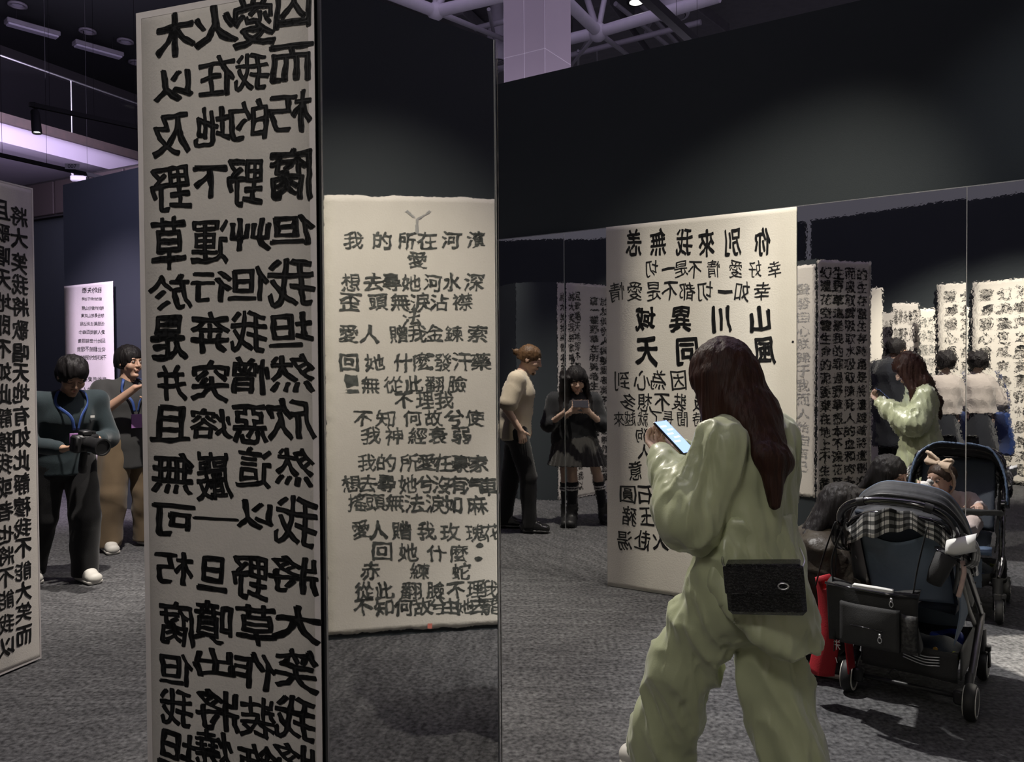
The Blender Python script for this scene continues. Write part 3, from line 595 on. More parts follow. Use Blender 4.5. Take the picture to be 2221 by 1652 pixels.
for (x, y, r, lab) in ((1460, 12, .30, 'round white air diffuser at the top edge above the long wall'), (1078, 115, .22, 'round white air diffuser left of the clad column')):
    A = flr(x, y, 8.4); t = empty('air_diffuser', tuple(A), 0, lab, 'vent', 'round air diffusers')
    MB().lathe((0, 0, 0), (0, 0, 1), [(-.2, r), (-.16, r * 1.05), (.35, r), (.9, r * .7), (2.6, r * .7)], 24).build('drum', M_TRUSS, t, 'auto')
    MB().lathe((0, 0, -.18), (0, 0, -1), [(0, r * .82), (.03, r * .8)], 24).build('grille', M_CEIL, t)
    for k in range(3): MB().lathe((0, 0, -.21 - .012 * k), (0, 0, -1), [(0, r * (.75 - .22 * k)), (.012, r * (.72 - .22 * k))], 24).build('ring', M_DUCT, t, 'auto')
A = flr(1380, 5, 7.8); t = empty('pendant_downlight', tuple(A), 0, 'black round downlight hanging at the top edge over the long wall', 'lamp')
MB().lathe((0, 0, 0), (0, 0, 1), [(0, .17), (.28, .17), (.3, .12), (3.2, .02)], 22).build('housing', M_BLACKMETAL, t, 'auto'); MB().lathe((0, 0, -.004), (0, 0, 1), [(0, .12), (.004, .12)], 18).build('lens', mat('lit_lens', (.8, .8, .8), .4, emit=((1, .97, .92), 1.6)), t)
def track(name, p, q, label, r=.022):
    u = q - p; L = np.linalg.norm(u); u /= L; n_ = np.cross(u, ZU); t = empty(name, tuple((p + q) / 2), 0, label, 'lighting track', 'lighting tracks')
    MB().obox((0, 0, 0), u * L / 2, n_ * r, ZU * r).build('rail', M_BLACKMETAL, t)
    for s in (-.7, 0, .7): MB().tube([u * s * L / 2, u * s * L / 2 + ZU * 2.6], .002, 5).build('suspension_wire', M_BLACKMETAL, t)
    return t
track('lighting_track', flr(64, 226, 4.2), flr(330, 283, 4.2), 'black lighting track in front of the balcony')
track('lighting_track', flr(-40, 327, 3.95), flr(225, 386, 3.95), 'black lighting track below the balcony soffit')
track('lighting_track', flr(1392, -14, 4.7), flr(1530, 112, 4.7), 'thick black lighting track above the long dark wall', .04)
def spothead(A, d, label, s=1.):
    d = np.asarray(d, float); d /= np.linalg.norm(d); t = empty('track_spotlight', tuple(A), 0, label, 'lamp', 'spotlights on the tracks')
    MB().box((-.02 * s, -.03 * s, -.03), (.02 * s, .03 * s, .03), .004).build('adapter', M_BLACKMETAL, t)
    MB().tube([(0, 0, -.02), (0, 0, -.09 * s)], .012, 8).build('stem', M_BLACKMETAL, t)
    c = np.array([0, 0, -.1 * s]); MB().lathe(c - d * .05 * s, d, [(0, .035 * s), (.02 * s, .045 * s), (.2 * s, .05 * s), (.26 * s, .05 * s), (.26 * s, .043 * s), (.235 * s, .042 * s)], 20).build('housing', M_BLACKMETAL, t, 'auto')
    MB().lathe(c + d * .18 * s, d, [(0, .042 * s), (.008, .04 * s)], 16).build('lens', MATS['lit_lens'], t)
    return t
spothead(flr(76, 229, 4.2), (.14, -.1, -1), 'black cylindrical spotlight hanging from the track by the balcony', .95)
t = empty('security_camera', tuple(flr(172, 384, 3.95)), 0, 'small white security camera hanging under the lower lighting track', 'camera')
M_WPL = mat('white_plastic', (.42, .41, .43), .4)
MB().obox((0, 0, -.02), (.10, .02, 0), (-.01, .04, 0), (0, 0, .035), .012).build('camera_body', M_WPL, t); MB().tube([(-.08, 0, 0), (-.09, 0, .05), (-.06, .0, .13)], .015, 8).build('bracket', M_WPL, t)
MB().lathe((.1, .0, -.02), (1, .1, -.1), [(0, .028), (.02, .026)], 14).build('lens', M_BLACKMETAL, t)
A = flr(157, 361, 3.98); t = MB().obox((0, 0, 0), (.085, .01, 0), (0, .006, 0), (0, 0, .035)).build('number_plate', M_WPL); t.location = A
tag(t, 'small white number plate on the lower lighting track', 'sign')
fc = bpy.data.curves.new('plate', 'FONT'); fc.body = '007'; fc.size = .07; fc.align_x = 'CENTER'; fc.align_y = 'CENTER'; fo = bpy.data.objects.new('plate', fc); COL.objects.link(fo)
bpy.context.view_layer.update(); me = bpy.data.meshes.new_from_object(fo.evaluated_get(bpy.context.evaluated_depsgraph_get())); COL.objects.unlink(fo); bpy.data.objects.remove(fo)
me.materials.append(M_INK); o = bpy.data.objects.new('numbers', me); COL.objects.link(o); o.parent = t; o.location = (0, -.0075, 0); o.rotation_euler = (math.pi / 2, 0, .1)
# ------------------------------------------------------------------ smooth solid modelling (distance fields -> one surface)
def axis(lo, hi, coarse, fine, ivs):
    X = [lo]
    while X[-1] < hi:
        x = X[-1]; X.append(x + (fine if any(a - fine <= x < b for a, b in ivs) else coarse))
    return np.array(X, np.float32)
def A3(*v): return np.array(v, float)
class Vol:
    def __init__(s, lo, hi, vox, fine=None, boxes=()):
        f = fine or vox
        s.ax = [axis(lo[i], hi[i], vox, f, [(b[0][i], b[1][i]) for b in boxes]) for i in range(3)]
        s.F = np.full([len(a) for a in s.ax], 1., np.float32)
    def region(s, lo, hi):
        I = []
        for i in range(3):
            a = max(int(np.searchsorted(s.ax[i], lo[i])) - 1, 0); b = min(int(np.searchsorted(s.ax[i], hi[i])) + 1, len(s.ax[i]))
            I.append(slice(a, max(b, a)))
        I = tuple(I); X = s.ax[0][I[0]][:, None, None]; Y = s.ax[1][I[1]][None, :, None]; Z = s.ax[2][I[2]][None, None, :]
        return I, X, Y, Z
    def comb(s, I, d, k, op):
        f = s.F[I]
        if op == 'u':
            if k > 0: h = np.clip(.5 + .5 * (f - d) / k, 0, 1); s.F[I] = f + (d - f) * h - k * h * (1 - h)
            else: s.F[I] = np.minimum(f, d)
        elif op == 's':
            d = -d
            if k > 0: h = np.clip(.5 - .5 * (f - d) / k, 0, 1); s.F[I] = f + (d - f) * h + k * h * (1 - h)
            else: s.F[I] = np.maximum(f, d)
        elif op == 'i': s.F[I] = np.maximum(f, d)
    def cap(s, p0, p1, r0, r1=None, k=.01, op='u'):
        p0, p1 = np.asarray(p0, float), np.asarray(p1, float); r1 = r0 if r1 is None else r1; m = max(r0, r1) + k + .03
        I, X, Y, Z = s.region(np.minimum(p0, p1) - m, np.maximum(p0, p1) + m)
        d = p1 - p0; L = d @ d + 1e-9
        t = np.clip(((X - p0[0]) * d[0] + (Y - p0[1]) * d[1] + (Z - p0[2]) * d[2]) / L, 0, 1)
        D = np.sqrt((X - p0[0] - t * d[0]) ** 2 + (Y - p0[1] - t * d[1]) ** 2 + (Z - p0[2] - t * d[2]) ** 2) - (r0 + (r1 - r0) * t)
        s.comb(I, D, k, op); return s
    def ecap(s, p0, p1, a, b, side=(1, 0, 0), k=.01, op='u'):
        """flattened limb: half width a along side, half depth b; a and b are (start, end)"""
        p0, p1 = np.asarray(p0, float), np.asarray(p1, float); side = np.asarray(side, float)
        w = p1 - p0; L = np.linalg.norm(w) + 1e-9; w = w / L; u = side - w * (side @ w); u /= np.linalg.norm(u); v = np.cross(w, u)
        m = max(*a, *b) + k + .04
        I, X, Y, Z = s.region(np.minimum(p0, p1) - m, np.maximum(p0, p1) + m)
        dx, dy, dz = X - p0[0], Y - p0[1], Z - p0[2]
        q = dx * w[0] + dy * w[1] + dz * w[2]; t = np.clip(q / L, 0, 1)
        ra = a[0] + (a[1] - a[0]) * t; rb = b[0] + (b[1] - b[0]) * t; rm = np.minimum(ra, rb); e = q - t * L
        U = (dx * u[0] + dy * u[1] + dz * u[2]) / ra; V = (dx * v[0] + dy * v[1] + dz * v[2]) / rb
        D = (np.sqrt(U * U + V * V + (e / rm) ** 2) - 1) * rm
        s.comb(I, D, k, op); return s
    def ell(s, c, r, R=None, k=.01, op='u'):
        c = np.asarray(c, float); R = np.eye(3) if R is None else R; m = max(r) + k + .03
        I, X, Y, Z = s.region(c - m, c + m); dx, dy, dz = X - c[0], Y - c[1], Z - c[2]
        q = [(dx * R[0, i] + dy * R[1, i] + dz * R[2, i]) for i in range(3)]
        n1 = np.sqrt((q[0] / r[0]) ** 2 + (q[1] / r[1]) ** 2 + (q[2] / r[2]) ** 2)
        n2 = np.sqrt((q[0] / r[0] ** 2) ** 2 + (q[1] / r[1] ** 2) ** 2 + (q[2] / r[2] ** 2) ** 2) + 1e-6
        s.comb(I, n1 * (n1 - 1) / n2, k, op); return s
    def cut(s, p, n):
        """keep the side n points away from"""
        n = np.asarray(n, float); n = n / np.linalg.norm(n); I, X, Y, Z = s.region((-9, -9, -9), (9, 9, 9))
        s.F = np.maximum(s.F, ((X - p[0]) * n[0] + (Y - p[1]) * n[1] + (Z - p[2]) * n[2]).astype(np.float32)); return s
    def func(s, fn, lo=(-9, -9, -9), hi=(9, 9, 9)):
        I, X, Y, Z = s.region(lo, hi); s.F[I] = fn(s.F[I], X, Y, Z); return s
    def surf(s):
        F = s.F; F[0], F[-1], F[:, 0], F[:, -1], F[:, :, 0], F[:, :, -1] = 1, 1, 1, 1, 1, 1
        ins = F < 0; c = np.zeros(tuple(n - 1 for n in F.shape), np.uint8)
        offs = [(i, j, k) for i in (0, 1) for j in (0, 1) for k in (0, 1)]; nx, ny, nz = F.shape
        for (i, j, k) in offs: c += ins[i:nx - 1 + i, j:ny - 1 + j, k:nz - 1 + k]
        act = (c > 0) & (c < 8); idx = np.argwhere(act); M = len(idx)
        if M == 0: return np.zeros((0, 3)), []
        vid = np.full(act.shape, -1, np.int32); vid[act] = np.arange(M)
        val = {o: F[idx[:, 0] + o[0], idx[:, 1] + o[1], idx[:, 2] + o[2]] for o in offs}
        acc = np.zeros((M, 3)); cnt = np.zeros(M)
        for o in offs:
            for a in range(3):
                if o[a] == 0:
                    o2 = tuple(o[i] + (i == a) for i in range(3)); f0, f1 = val[o], val[o2]; m = (f0 < 0) != (f1 < 0)
                    t = f0[m] / (f0[m] - f1[m]); p = np.tile(np.array(o, float), (m.sum(), 1)); p[:, a] += t
                    acc[m] += p; cnt[m] += 1
        loc = acc / cnt[:, None]; V = np.zeros((M, 3))
        for a in range(3): A = s.ax[a]; i0 = idx[:, a]; V[:, a] = A[i0] + loc[:, a] * (A[i0 + 1] - A[i0])
        Q = []
        for a in range(3):
            b, d = (a + 1) % 3, (a + 2) % 3
            sl0 = [slice(None)] * 3; sl1 = [slice(None)] * 3; sl0[a] = slice(0, -1); sl1[a] = slice(1, None)
            x = ins[tuple(sl0)]; y = ins[tuple(sl1)]; e = np.argwhere(x != y)
            e = e[(e[:, b] > 0) & (e[:, d] > 0) & (e[:, b] < F.shape[b] - 1) & (e[:, d] < F.shape[d] - 1)]
            if not len(e): continue
            fl = x[e[:, 0], e[:, 1], e[:, 2]]
            def g(db, dd):
                q = e.copy(); q[:, b] += db; q[:, d] += dd; return vid[q[:, 0], q[:, 1], q[:, 2]]
            q = np.stack([g(-1, -1), g(0, -1), g(0, 0), g(-1, 0)], 1); q[~fl] = q[~fl][:, ::-1]; Q.append(q)
        Q = np.concatenate(Q); Q = Q[(Q >= 0).all(1)]
        return V, Q
def normals(V, Q):
    n = np.cross(V[Q[:, 2]] - V[Q[:, 0]], V[Q[:, 3]] - V[Q[:, 1]]); N = np.zeros_like(V)
    for i in range(4): np.add.at(N, Q[:, i], n)
    return N / (np.linalg.norm(N, axis=1, keepdims=True) + 1e-12)
def relax(V, Q, it=1, w=.5):
    for _ in range(it):
        S = np.zeros_like(V); C = np.zeros(len(V))
        for i in range(4):
            j = (i + 1) % 4; np.add.at(S, Q[:, i], V[Q[:, j]]); np.add.at(S, Q[:, j], V[Q[:, i]]); np.add.at(C, Q[:, i], 1); np.add.at(C, Q[:, j], 1)
        V = V + w * (S / C[:, None] - V)
    return V
def folds(V, Q, comps):
    """comps: (amplitude, (fx,fy,fz), ridged, shear)"""
    N = normals(V, Q); D = 0
    for (amp, f, ridged, sh) in comps:
        x, y, z = V[:, 0] * f[0] + V[:, 2] * sh, V[:, 1] * f[1] - V[:, 2] * sh * .6, V[:, 2] * f[2]
        q = vnoise(x + 3.1, y + 7.7, z + 1.3)
        if ridged: q = 1 - 2.6 * np.abs(q)
        D = D + amp * q
    return V + N * D[:, None]
class Fig:
    """one figure; local frame x right, y forward, z up. mirror flips left/right (things met through the mirror)"""
    def __init__(s, name, label, cat, loc, heading, mirror=False, group=None):
        h = np.asarray(heading, float)[:2]; h /= np.linalg.norm(h); s.rz = math.atan2(-h[0], h[1]); s.loc = loc; s.mx = -1. if mirror else 1.
        s.name, s.label, s.cat, s.group = name, label, cat, group; s.root = None
    def out(s, name, V, Q, m, smooth=True, parent='root'):
        V = np.array(V, float); Q = [list(map(int, q)) for q in Q]
        if s.mx < 0: V[:, 0] *= -1; Q = [q[::-1] for q in Q]
        if s.root is None:
            o = mesh_obj(s.name, V, Q, m, None, smooth); o.location = s.loc; o.rotation_euler = (0, 0, s.rz); s.root = o; tag(o, s.label, s.cat, s.group); return o
        o = mesh_obj(name, V, Q, m, s.root if parent == 'root' else parent, smooth); return o
    def mb(s, name, mb, m, smooth=True, parent='root'): return s.out(name, mb.V, mb.F, m, smooth, parent)
def Rz(a): c, q = math.cos(a), math.sin(a); return np.array([[c, -q, 0], [q, c, 0], [0, 0, 1.]])
def Rx(a): c, q = math.cos(a), math.sin(a); return np.array([[1, 0, 0], [0, c, -q], [0, q, c]])
def Ry(a): c, q = math.cos(a), math.sin(a); return np.array([[c, 0, q], [0, 1, 0], [-q, 0, c]])
def headR(yaw, pitch, roll=0): return Rz(math.radians(yaw)) @ Rx(math.radians(-pitch)) @ Ry(math.radians(roll))
def head(v, hc, R, s=1., fem=0., baby=0.):
    P = lambda x, y, z: hc + R @ (np.array([x, y, z]) * s)
    E = lambda c, r, k=.012, op='u': v.ell(P(*c), [q * s for q in r], R, k * s, op)
    if baby:
        E((0, -.005, .03), (.078, .088, .078)); E((0, .03, -.03), (.064, .060, .060), .02); E((.034, .055, -.042), (.027, .026, .026)); E((-.034, .055, -.042), (.027, .026, .026)); E((0, .066, -.072), (.02, .018, .018))
    else:
        E((0, -.014, .034), (.074, .093, .082)); E((0, .024, -.018), (.060, .064, .082), .02)
        v.ecap(P(0, .012, -.045), P(0, .050, -.094), (.054 * s, (.030 - .005 * fem) * s), (.05 * s, .026 * s), R @ A3(1, 0, 0), .015 * s)
        for q in (-1, 1): E((q * .040, .056, -.028), (.022, .024, .026), .015)
        E((0, .074, -.097), (.019, .016, .015))
        v.cap(P(-.036, .079, .026), P(.036, .079, .026), .010 * s, None, .012 * s)
    v.cap(P(0, .088 - .012 * baby, .012), P(0, .103 - .014 * baby, -.024), .0075 * s, .0105 * s, .008 * s)
    for q in (-1, 1): E((q * .011, .093 - .012 * baby, -.028), (.0085, .010, .0075), .006)
    for q in (-1, 1): E((q * .031, .096 - .008 * baby, .006), (.017, .016, .010), .012, 's')
    for q in (-1, 1): E((q * .031, .074 - .004 * baby, .006), (.015, .014, .011), .004)
    v.cap(P(-.017, .086, -.052), P(.017, .086, -.052), .0062 * s, None, .006 * s); v.cap(P(-.013, .085, -.062), P(.013, .085, -.062), .0072 * s, None, .006 * s)
    v.cap(P(-.02, .0945, -.0572), P(.02, .0945, -.0572), .0022 * s, None, .003 * s, 's')
    for q in (-1, 1):
        E((q * .075, -.010, -.004), (.009, .019, .030), .006); E((q * .085, -.004, .0), (.006, .009, .016), .004, 's')
def facebits(f, hc, R, s=1., down=False, brow=None, lips=None, baby=0., skin=None):
    P = lambda x, y, z: hc + R @ (np.array([x, y, z]) * s)
    w = MB(); d = MB(); b = MB(); l = MB()
    for q in (-1, 1):
        if not down:
            w.sphere(P(q * .031, .0795 - .004 * baby, .005), A3(.0125, .0095, .0075) * s, 12, 8, R); d.sphere(P(q * .031, .0855 - .004 * baby, .005), A3(.0056, .0045, .0056) * s, 10, 6, R)
        d.tube([P(q * (.031 + t * .0145), .0885 - abs(t) * .006 - .004 * baby, (.0105 if not down else .0015) - abs(t) ** 2 * (.004 if not down else -.003)) for t in (-1, -.5, 0, .5, 1)], .0017 * s, 6)
        b.tube([P(q * (.032 + t * .019), .0905 - abs(t + .2) * .010 - .006 * baby, .0265 - abs(t - .1) * .005) for t in (-1, -.5, 0, .5, 1)], [(.0035 * s * a, .002 * s) for a in (.7, 1, 1, .8, .4)], 6)
    l.tube([P(t * .021, .0925 - abs(t) * .010, -.0525 - abs(t) * .0035) for t in (-1, -.5, 0, .5, 1)], [(.0034 * s * a, .003 * s) for a in (.2, .9, .8, .9, .2)], 8)
    l.tube([P(t * .019, .0925 - abs(t) * .010, -.0610 + abs(t) * .003) for t in (-1, -.5, 0, .5, 1)], [(.0044 * s * a, .003 * s) for a in (.2, .9, 1, .9, .2)], 8)
    if not down: f.mb('eyeballs', w, MATS['eye_white'])
    f.mb('lashes_and_irises', d, MATS['dark_hair']); f.mb('eyebrows', b, brow or MATS['dark_hair']); f.mb('lips', l, lips or MATS['lips'])
def hand(v, w, d, pn, curl, thumb=1, s=1., spread=.0, tcurl=.4, rad=1.):
    """w wrist, d along the hand, pn the way the palm looks, thumb=+1 on side d x pn"""
    w, d, pn = [np.asarray(q, float) for q in (w, d, pn)]; d /= np.linalg.norm(d); pn = pn - d * (pn @ d); pn /= np.linalg.norm(pn); sd = np.cross(d, pn) * thumb
    kn = w + d * .082 * s
    v.ecap(w + d * .008 * s, w + d * .066 * s, (.030 * s, .038 * s), (.017 * s, .014 * s), sd, .008)
    curls = curl if hasattr(curl, '__len__') else [curl] * 4
    for i, (off, L) in enumerate(((.030, .070), (.010, .078), (-.010, .073), (-.029, .057))):
        p = kn + sd * off * s - d * (.004 + .003 * abs(i - 1)) * s; a = 0.; c = curls[i]; dd = d + sd * spread * off * 20; dd /= np.linalg.norm(dd)
        for j, (fr, r0, r1) in enumerate(((.46, .0092, .0084), (.30, .0084, .0078), (.24, .0078, .0066))):
            a += c * (.9, 1.15, .8)[j]; q = p + (dd * math.cos(a) + pn * math.sin(a)) * L * fr * s
            v.cap(p, q, r0 * s * rad, r1 * s * rad, .002); p = q
    p = w + d * .020 * s + sd * .022 * s; a = d * .62 + sd * .78; a /= np.linalg.norm(a)
    v.cap(w + d * .012 * s + sd * .012 * s, p + a * .02 * s, .014 * s, .013 * s, .008)
    p = p + a * .012 * s
    for (L, r0, r1, c) in ((.034, .0125, .0100, .35), (.029, .0100, .0080, .7)):
        dd = a * (1 - c * tcurl) + (d * .5 + pn * .8) * c * tcurl; dd /= np.linalg.norm(dd); q = p + dd * L * s; v.cap(p, q, r0 * s, r1 * s, .003); p = q
def hairshell(v, hc, R, s=1., t=.012, face=(0, .100, -.040), fr=(.066, .062, .086), low=-.05, k=.008):
    P = lambda x, y, z: hc + R @ (np.array([x, y, z]) * s)
    v.ell(P(0, -.014, .036), [(.076 + t) * s, (.094 + t) * s, (.083 + t) * s], R, .01)
    v.ell(P(0, -.040, -.01), [(.070 + t) * s, (.064 + t) * s, (.075 + t) * s], R, .02)
    v.ell(P(*face), [q * s for q in fr], R, k, 's')
    n = R @ A3(0, -.15, -1); v.cut(P(0, -.05, low), n)
def strands(V, Q, hc, amp=.0035, f=95, fz=7):
    N = normals(V, Q); d = V - hc; a = np.arctan2(d[:, 0], d[:, 1]); r = np.linalg.norm(d[:, :2], axis=1)
    q = vnoise(V[:, 0] * f, V[:, 1] * f, V[:, 2] * fz) + .6 * vnoise(V[:, 0] * f * .4 + 5, V[:, 1] * f * .4, V[:, 2] * fz * .5)
    return V + N * (q * amp)[:, None]
def garment(lo, hi, vox): return Vol(np.asarray(lo, float), np.asarray(hi, float), vox)
def shoe(f, an, toe, m, sole, h=.06, w=.048, parent='root', L=.0):
    an, toe = np.asarray(an, float), np.asarray(toe, float); d = toe - an; d[2] = 0; d /= np.linalg.norm(d); sd = np.cross(d, ZU)
    base = min(an[2] - .075, toe[2] - .03)
    heel = A3(an[0], an[1], 0) - d * .045; tip = A3(toe[0], toe[1], 0) + d * .02
    dz = (toe[2] - .03) - (an[2] - .085)
    z0, z1 = an[2] - .085, toe[2] - .03
    H = heel + ZU * z0; T = tip + ZU * z1
    lo = np.minimum(H, T) - .09; hi = np.maximum(H, T) + .15; v = Vol(lo, hi, .006)
    v.ecap(H + ZU * .050, T + ZU * .040 - d * .025, (w * .92, w * 1.02), (.052, .036), sd, .01); v.ecap(H + ZU * .06 + d * .03, A3(*an) + ZU * .022 + d * .01, (w * .92, w * .96), (.056, .056), sd, .02); v.ecap(H + ZU * .075 + d * .06, H + ZU * .070 + d * .13, (w * .75, w * .75), (.040, .022), sd, .02)
    n = np.cross(sd, (T - H) / np.linalg.norm(T - H)); n = n if n[2] < 0 else -n
    v.cut(H + ZU * .012, n); V, Q = v.surf(); sh = f.out('shoe', V, Q, m)
    v = Vol(lo, hi, .006); v.ecap(H + ZU * .018, T + ZU * .018 - d * .02, (w * .98, w * 1.1), (.022, .022), sd, .005); v.cut(H + ZU * .028, -n); v.cut(H + ZU * .002, n)
    V, Q = v.surf()
    if len(V): f.out('sole', V, Q, sole, True, sh)
    for i in range(4):
        c_ = H + d * (.085 + .022 * i) + ZU * (.112 - .0075 * i - .0012 * i * i); f.mb('shoelace', MB().tube([c_ - sd * .020 - ZU * .006, c_ + ZU * .001, c_ + sd * .020 - ZU * .006], .0026, 6), MATS['shoe_white'] if m is not MATS['shoe_white'] else M_BORDER, True, sh)
    return sh
for nm, c, r in (('skin_tan', (.46, .29, .20), .55), ('skin_fair', (.62, .42, .32), .5), ('skin_baby', (.72, .47, .36), .5), ('skin_light', (.60, .42, .33), .5), ('skin_warm', (.52, .32, .23), .5)):
    m_ = mat(nm, c, r, n=(11, .9, tuple(q * .88 for q in c))); bb = m_.node_tree.nodes['Principled BSDF']; bb.inputs['Subsurface Weight'].default_value = .08; bb.inputs['Subsurface Radius'].default_value = (.01, .004, .002); bb.inputs['Subsurface Scale'].default_value = .5
mat('eye_white', (.48, .46, .44), .3); mat('dark_hair', (.010, .008, .008), .5); mat('lips', (.42, .16, .14), .45); mat('lips_pale', (.50, .27, .22), .5)
def hairmat(name, col, col2, rough=.42, st=(60, 60, 4)): return mat(name, col, rough, spec=.22, n=(1.2, .7, col2), bump=(2.2, .004), stretch=st)
hairmat('hair_black', (.006, .005, .006), (.014, .012, .012), .55); hairmat('hair_brown', (.016, .007, .006), (.055, .022, .014), .5); hairmat('hair_dark_brown', (.045, .026, .014), (.16, .09, .045)); hairmat('hair_baby', (.03, .018, .012), (.06, .035, .025))
# ------------------------------------------------------------------ people
def fab(name, c, r=.8, c2=None, sheen=.2, bump=(350, .0012)): return mat(name, c, r, spec=.25, n=(9, .9, c2 or tuple(q * .8 for q in c)), bump=bump, sheen=sheen)
M_SATIN = mat('green_satin', (.50, .54, .33), .36, spec=.7, n=(5, .9, (.44, .48, .30)), bump=(240, .0004), sheen=.3)
M_SATINP = M_SATIN
fab('sweatshirt', (.022, .036, .042)); fab('grey_tee', (.045, .045, .045)); fab('khaki', (.19, .135, .08)); fab('black_cloth', (.007, .007, .008)); fab('beige_tee', (.60, .52, .40)); fab('black_knit', (.012, .013, .016))
fab('skirt_cloth', (.040, .038, .036)); fab('sock_black', (.012, .012, .014)); fab('sock_white', (.70, .69, .66)); mat('black_leather', (.010, .010, .011), .25, spec=.6); mat('shoe_white', (.62, .60, .55), .55); mat('shoe_black', (.015, .015, .016), .5)
fab('blouse', (.40, .36, .33)); fab('navy_skirt', (.012, .014, .020)); fab('blue_tote', (.010, .035, .15)); mat('jacket_nylon', (.036, .029, .021), .45, spec=.35, n=(6, .8, (.022, .017, .013)), bump=(30, .006)); fab('dark_coat', (.010, .012, .018))
mat('lanyard_blue', (.03, .07, .25), .6); mat('badge_purple', (.30, .14, .36), .4); fab('baby_cloth', (.78, .66, .62), .8); fab('bow_cloth', (.80, .62, .46), .8)
mat('phone_black', (.012, .012, .014), .3); mat('phone_screen', (.1, .15, .3), .3, emit=((.30, .42, .95), 1.0)); mat('phone_case', (.45, .30, .22), .4); mat('camera_black', (.014, .014, .015), .45, spec=.5, bump=(300, .0004)); mat('lens_glass', (.25, .30, .33), .05, spec=.8)
def gshirt(f, J, mt, t=.018, hemz=.8, sleeve=(1., 1.), vox=.009, ta=.17, tb_=.12, fold=.004, name='shirt', hem_n=(0, 0, -1), slr=(.062, .056, .044), belly=1.0, pts=None, cuff=None, neck_r=.068, fz=4):
    lo = np.min([J[k] for k in ('pel', 'sL', 'sR', 'eL', 'eR', 'wL', 'wR')], 0) - .22; hi = np.max([J[k] for k in ('neck', 'sL', 'sR', 'eL', 'eR', 'wL', 'wR')], 0) + .14
    lo[2] = min(lo[2], hemz - .1); v = garment(lo, hi, vox); side = J['sR'] - J['sL']
    low = A3(*(J['pel'][:2] * 1.0), min(J['pel'][2], hemz) - .06)
    v.ecap(low, J['pel'], (ta * 1.02, ta), (tb_ * 1.03, tb_), side, .03); v.ecap(J['pel'], J['waist'], (ta, ta * .95), (tb_, tb_ * .98 * belly), side, .03)
    v.ecap(J['waist'], J['chest'], (ta * .95, ta * 1.02), (tb_ * .98, tb_ * 1.03), side, .04); v.ecap(J['chest'], J['neck'] - A3(0, 0, .01), (ta * 1.0, neck_r), (tb_ * .98, neck_r * .95), side, .04)
    v.cap(J['sL'], J['sR'], slr[0], None, .04)
    for q, fr in (('L', sleeve[0]), ('R', sleeve[1])):
        s_, e_, w_ = J['s' + q], J['e' + q], J['w' + q]
        if fr <= 1: v.cap(s_, s_ + (e_ - s_) * fr, slr[0], slr[1] * 1.08, .03)
        else: v.cap(s_, e_, slr[0], slr[1], .03); v.cap(e_, e_ + (w_ - e_) * (fr - 1), slr[1], slr[2], .02)
    v.cut(A3(J['pel'][0], J['pel'][1], hemz), hem_n)
    v.ecap(J['neck'] + A3(0, .0, -.02), J['neck'] + A3(0, .012, .1), (neck_r * .80, neck_r * .85), (neck_r * .8, neck_r * .85), side, .006, 's')
    V, Q = v.surf(); V = relax(V, Q, 1, .4)
    V = folds(V, Q, ((fold, (9, 9, fz), True, 3.), (fold * .5, (22, 22, 9), False, 0)))
    return f.out(name, V, Q, mt)
def gpants(f, J, mt, r=(.10, .085, .072), hip=(.165, .125), top=None, vox=.009, fold=.004, name='trousers', bottom=None, fz=3.5, k=.03):
    ks = ('pel', 'hL', 'hR', 'kL', 'kR', 'aL', 'aR'); lo = np.min([J[q] for q in ks], 0) - .2; hi = np.max([J[q] for q in ks], 0) + .2; v = garment(lo, hi, vox); side = J['sR'] - J['sL']
    top = J['pel'][2] + .1 if top is None else top
    v.ecap(J['pel'] - A3(0, 0, .03), A3(J['pel'][0], J['pel'][1], top), hip, (hip[1], hip[1] * .9), side, .03)
    for q in 'LR':
        v.cap(J['h' + q], J['k' + q], r[0], r[1], k); a = J['a' + q]; d = (a - J['k' + q]); d /= np.linalg.norm(d)
        v.cap(J['k' + q], a + d * .03, r[1], r[2], .02); 
        v.ell(a + d * .13, (.13, .13, .085), None, .0, 's') if False else None
    v.cut(A3(0, 0, top), (0, 0, 1))
    if bottom is None:
        v.cut(A3(0, 0, min(J['aL'][2], J['aR'][2]) - .055), (0, 0, -1))
    else: v.cut(A3(0, 0, bottom), (0, 0, -1))
    V, Q = v.surf(); V = relax(V, Q, 1, .4)
    V = folds(V, Q, ((fold, (8, 8, fz), True, 2.), (fold * .6, (18, 18, 12), False, 0)))
    return f.out(name, V, Q, mt)
def hairobj(f, fn, lo, hi, hc, m, vox=.006, amp=.0035, ff=95, fz=7):
    v = Vol(np.asarray(lo, float), np.asarray(hi, float), vox); fn(v); V, Q = v.surf(); V = relax(V, Q, 1, .4); V = strands(V, Q, hc, amp, ff, fz); return f.out('hair', V, Q, m)
def J_(**k): return {a: (np.array(b, float)) for a, b in k.items()}
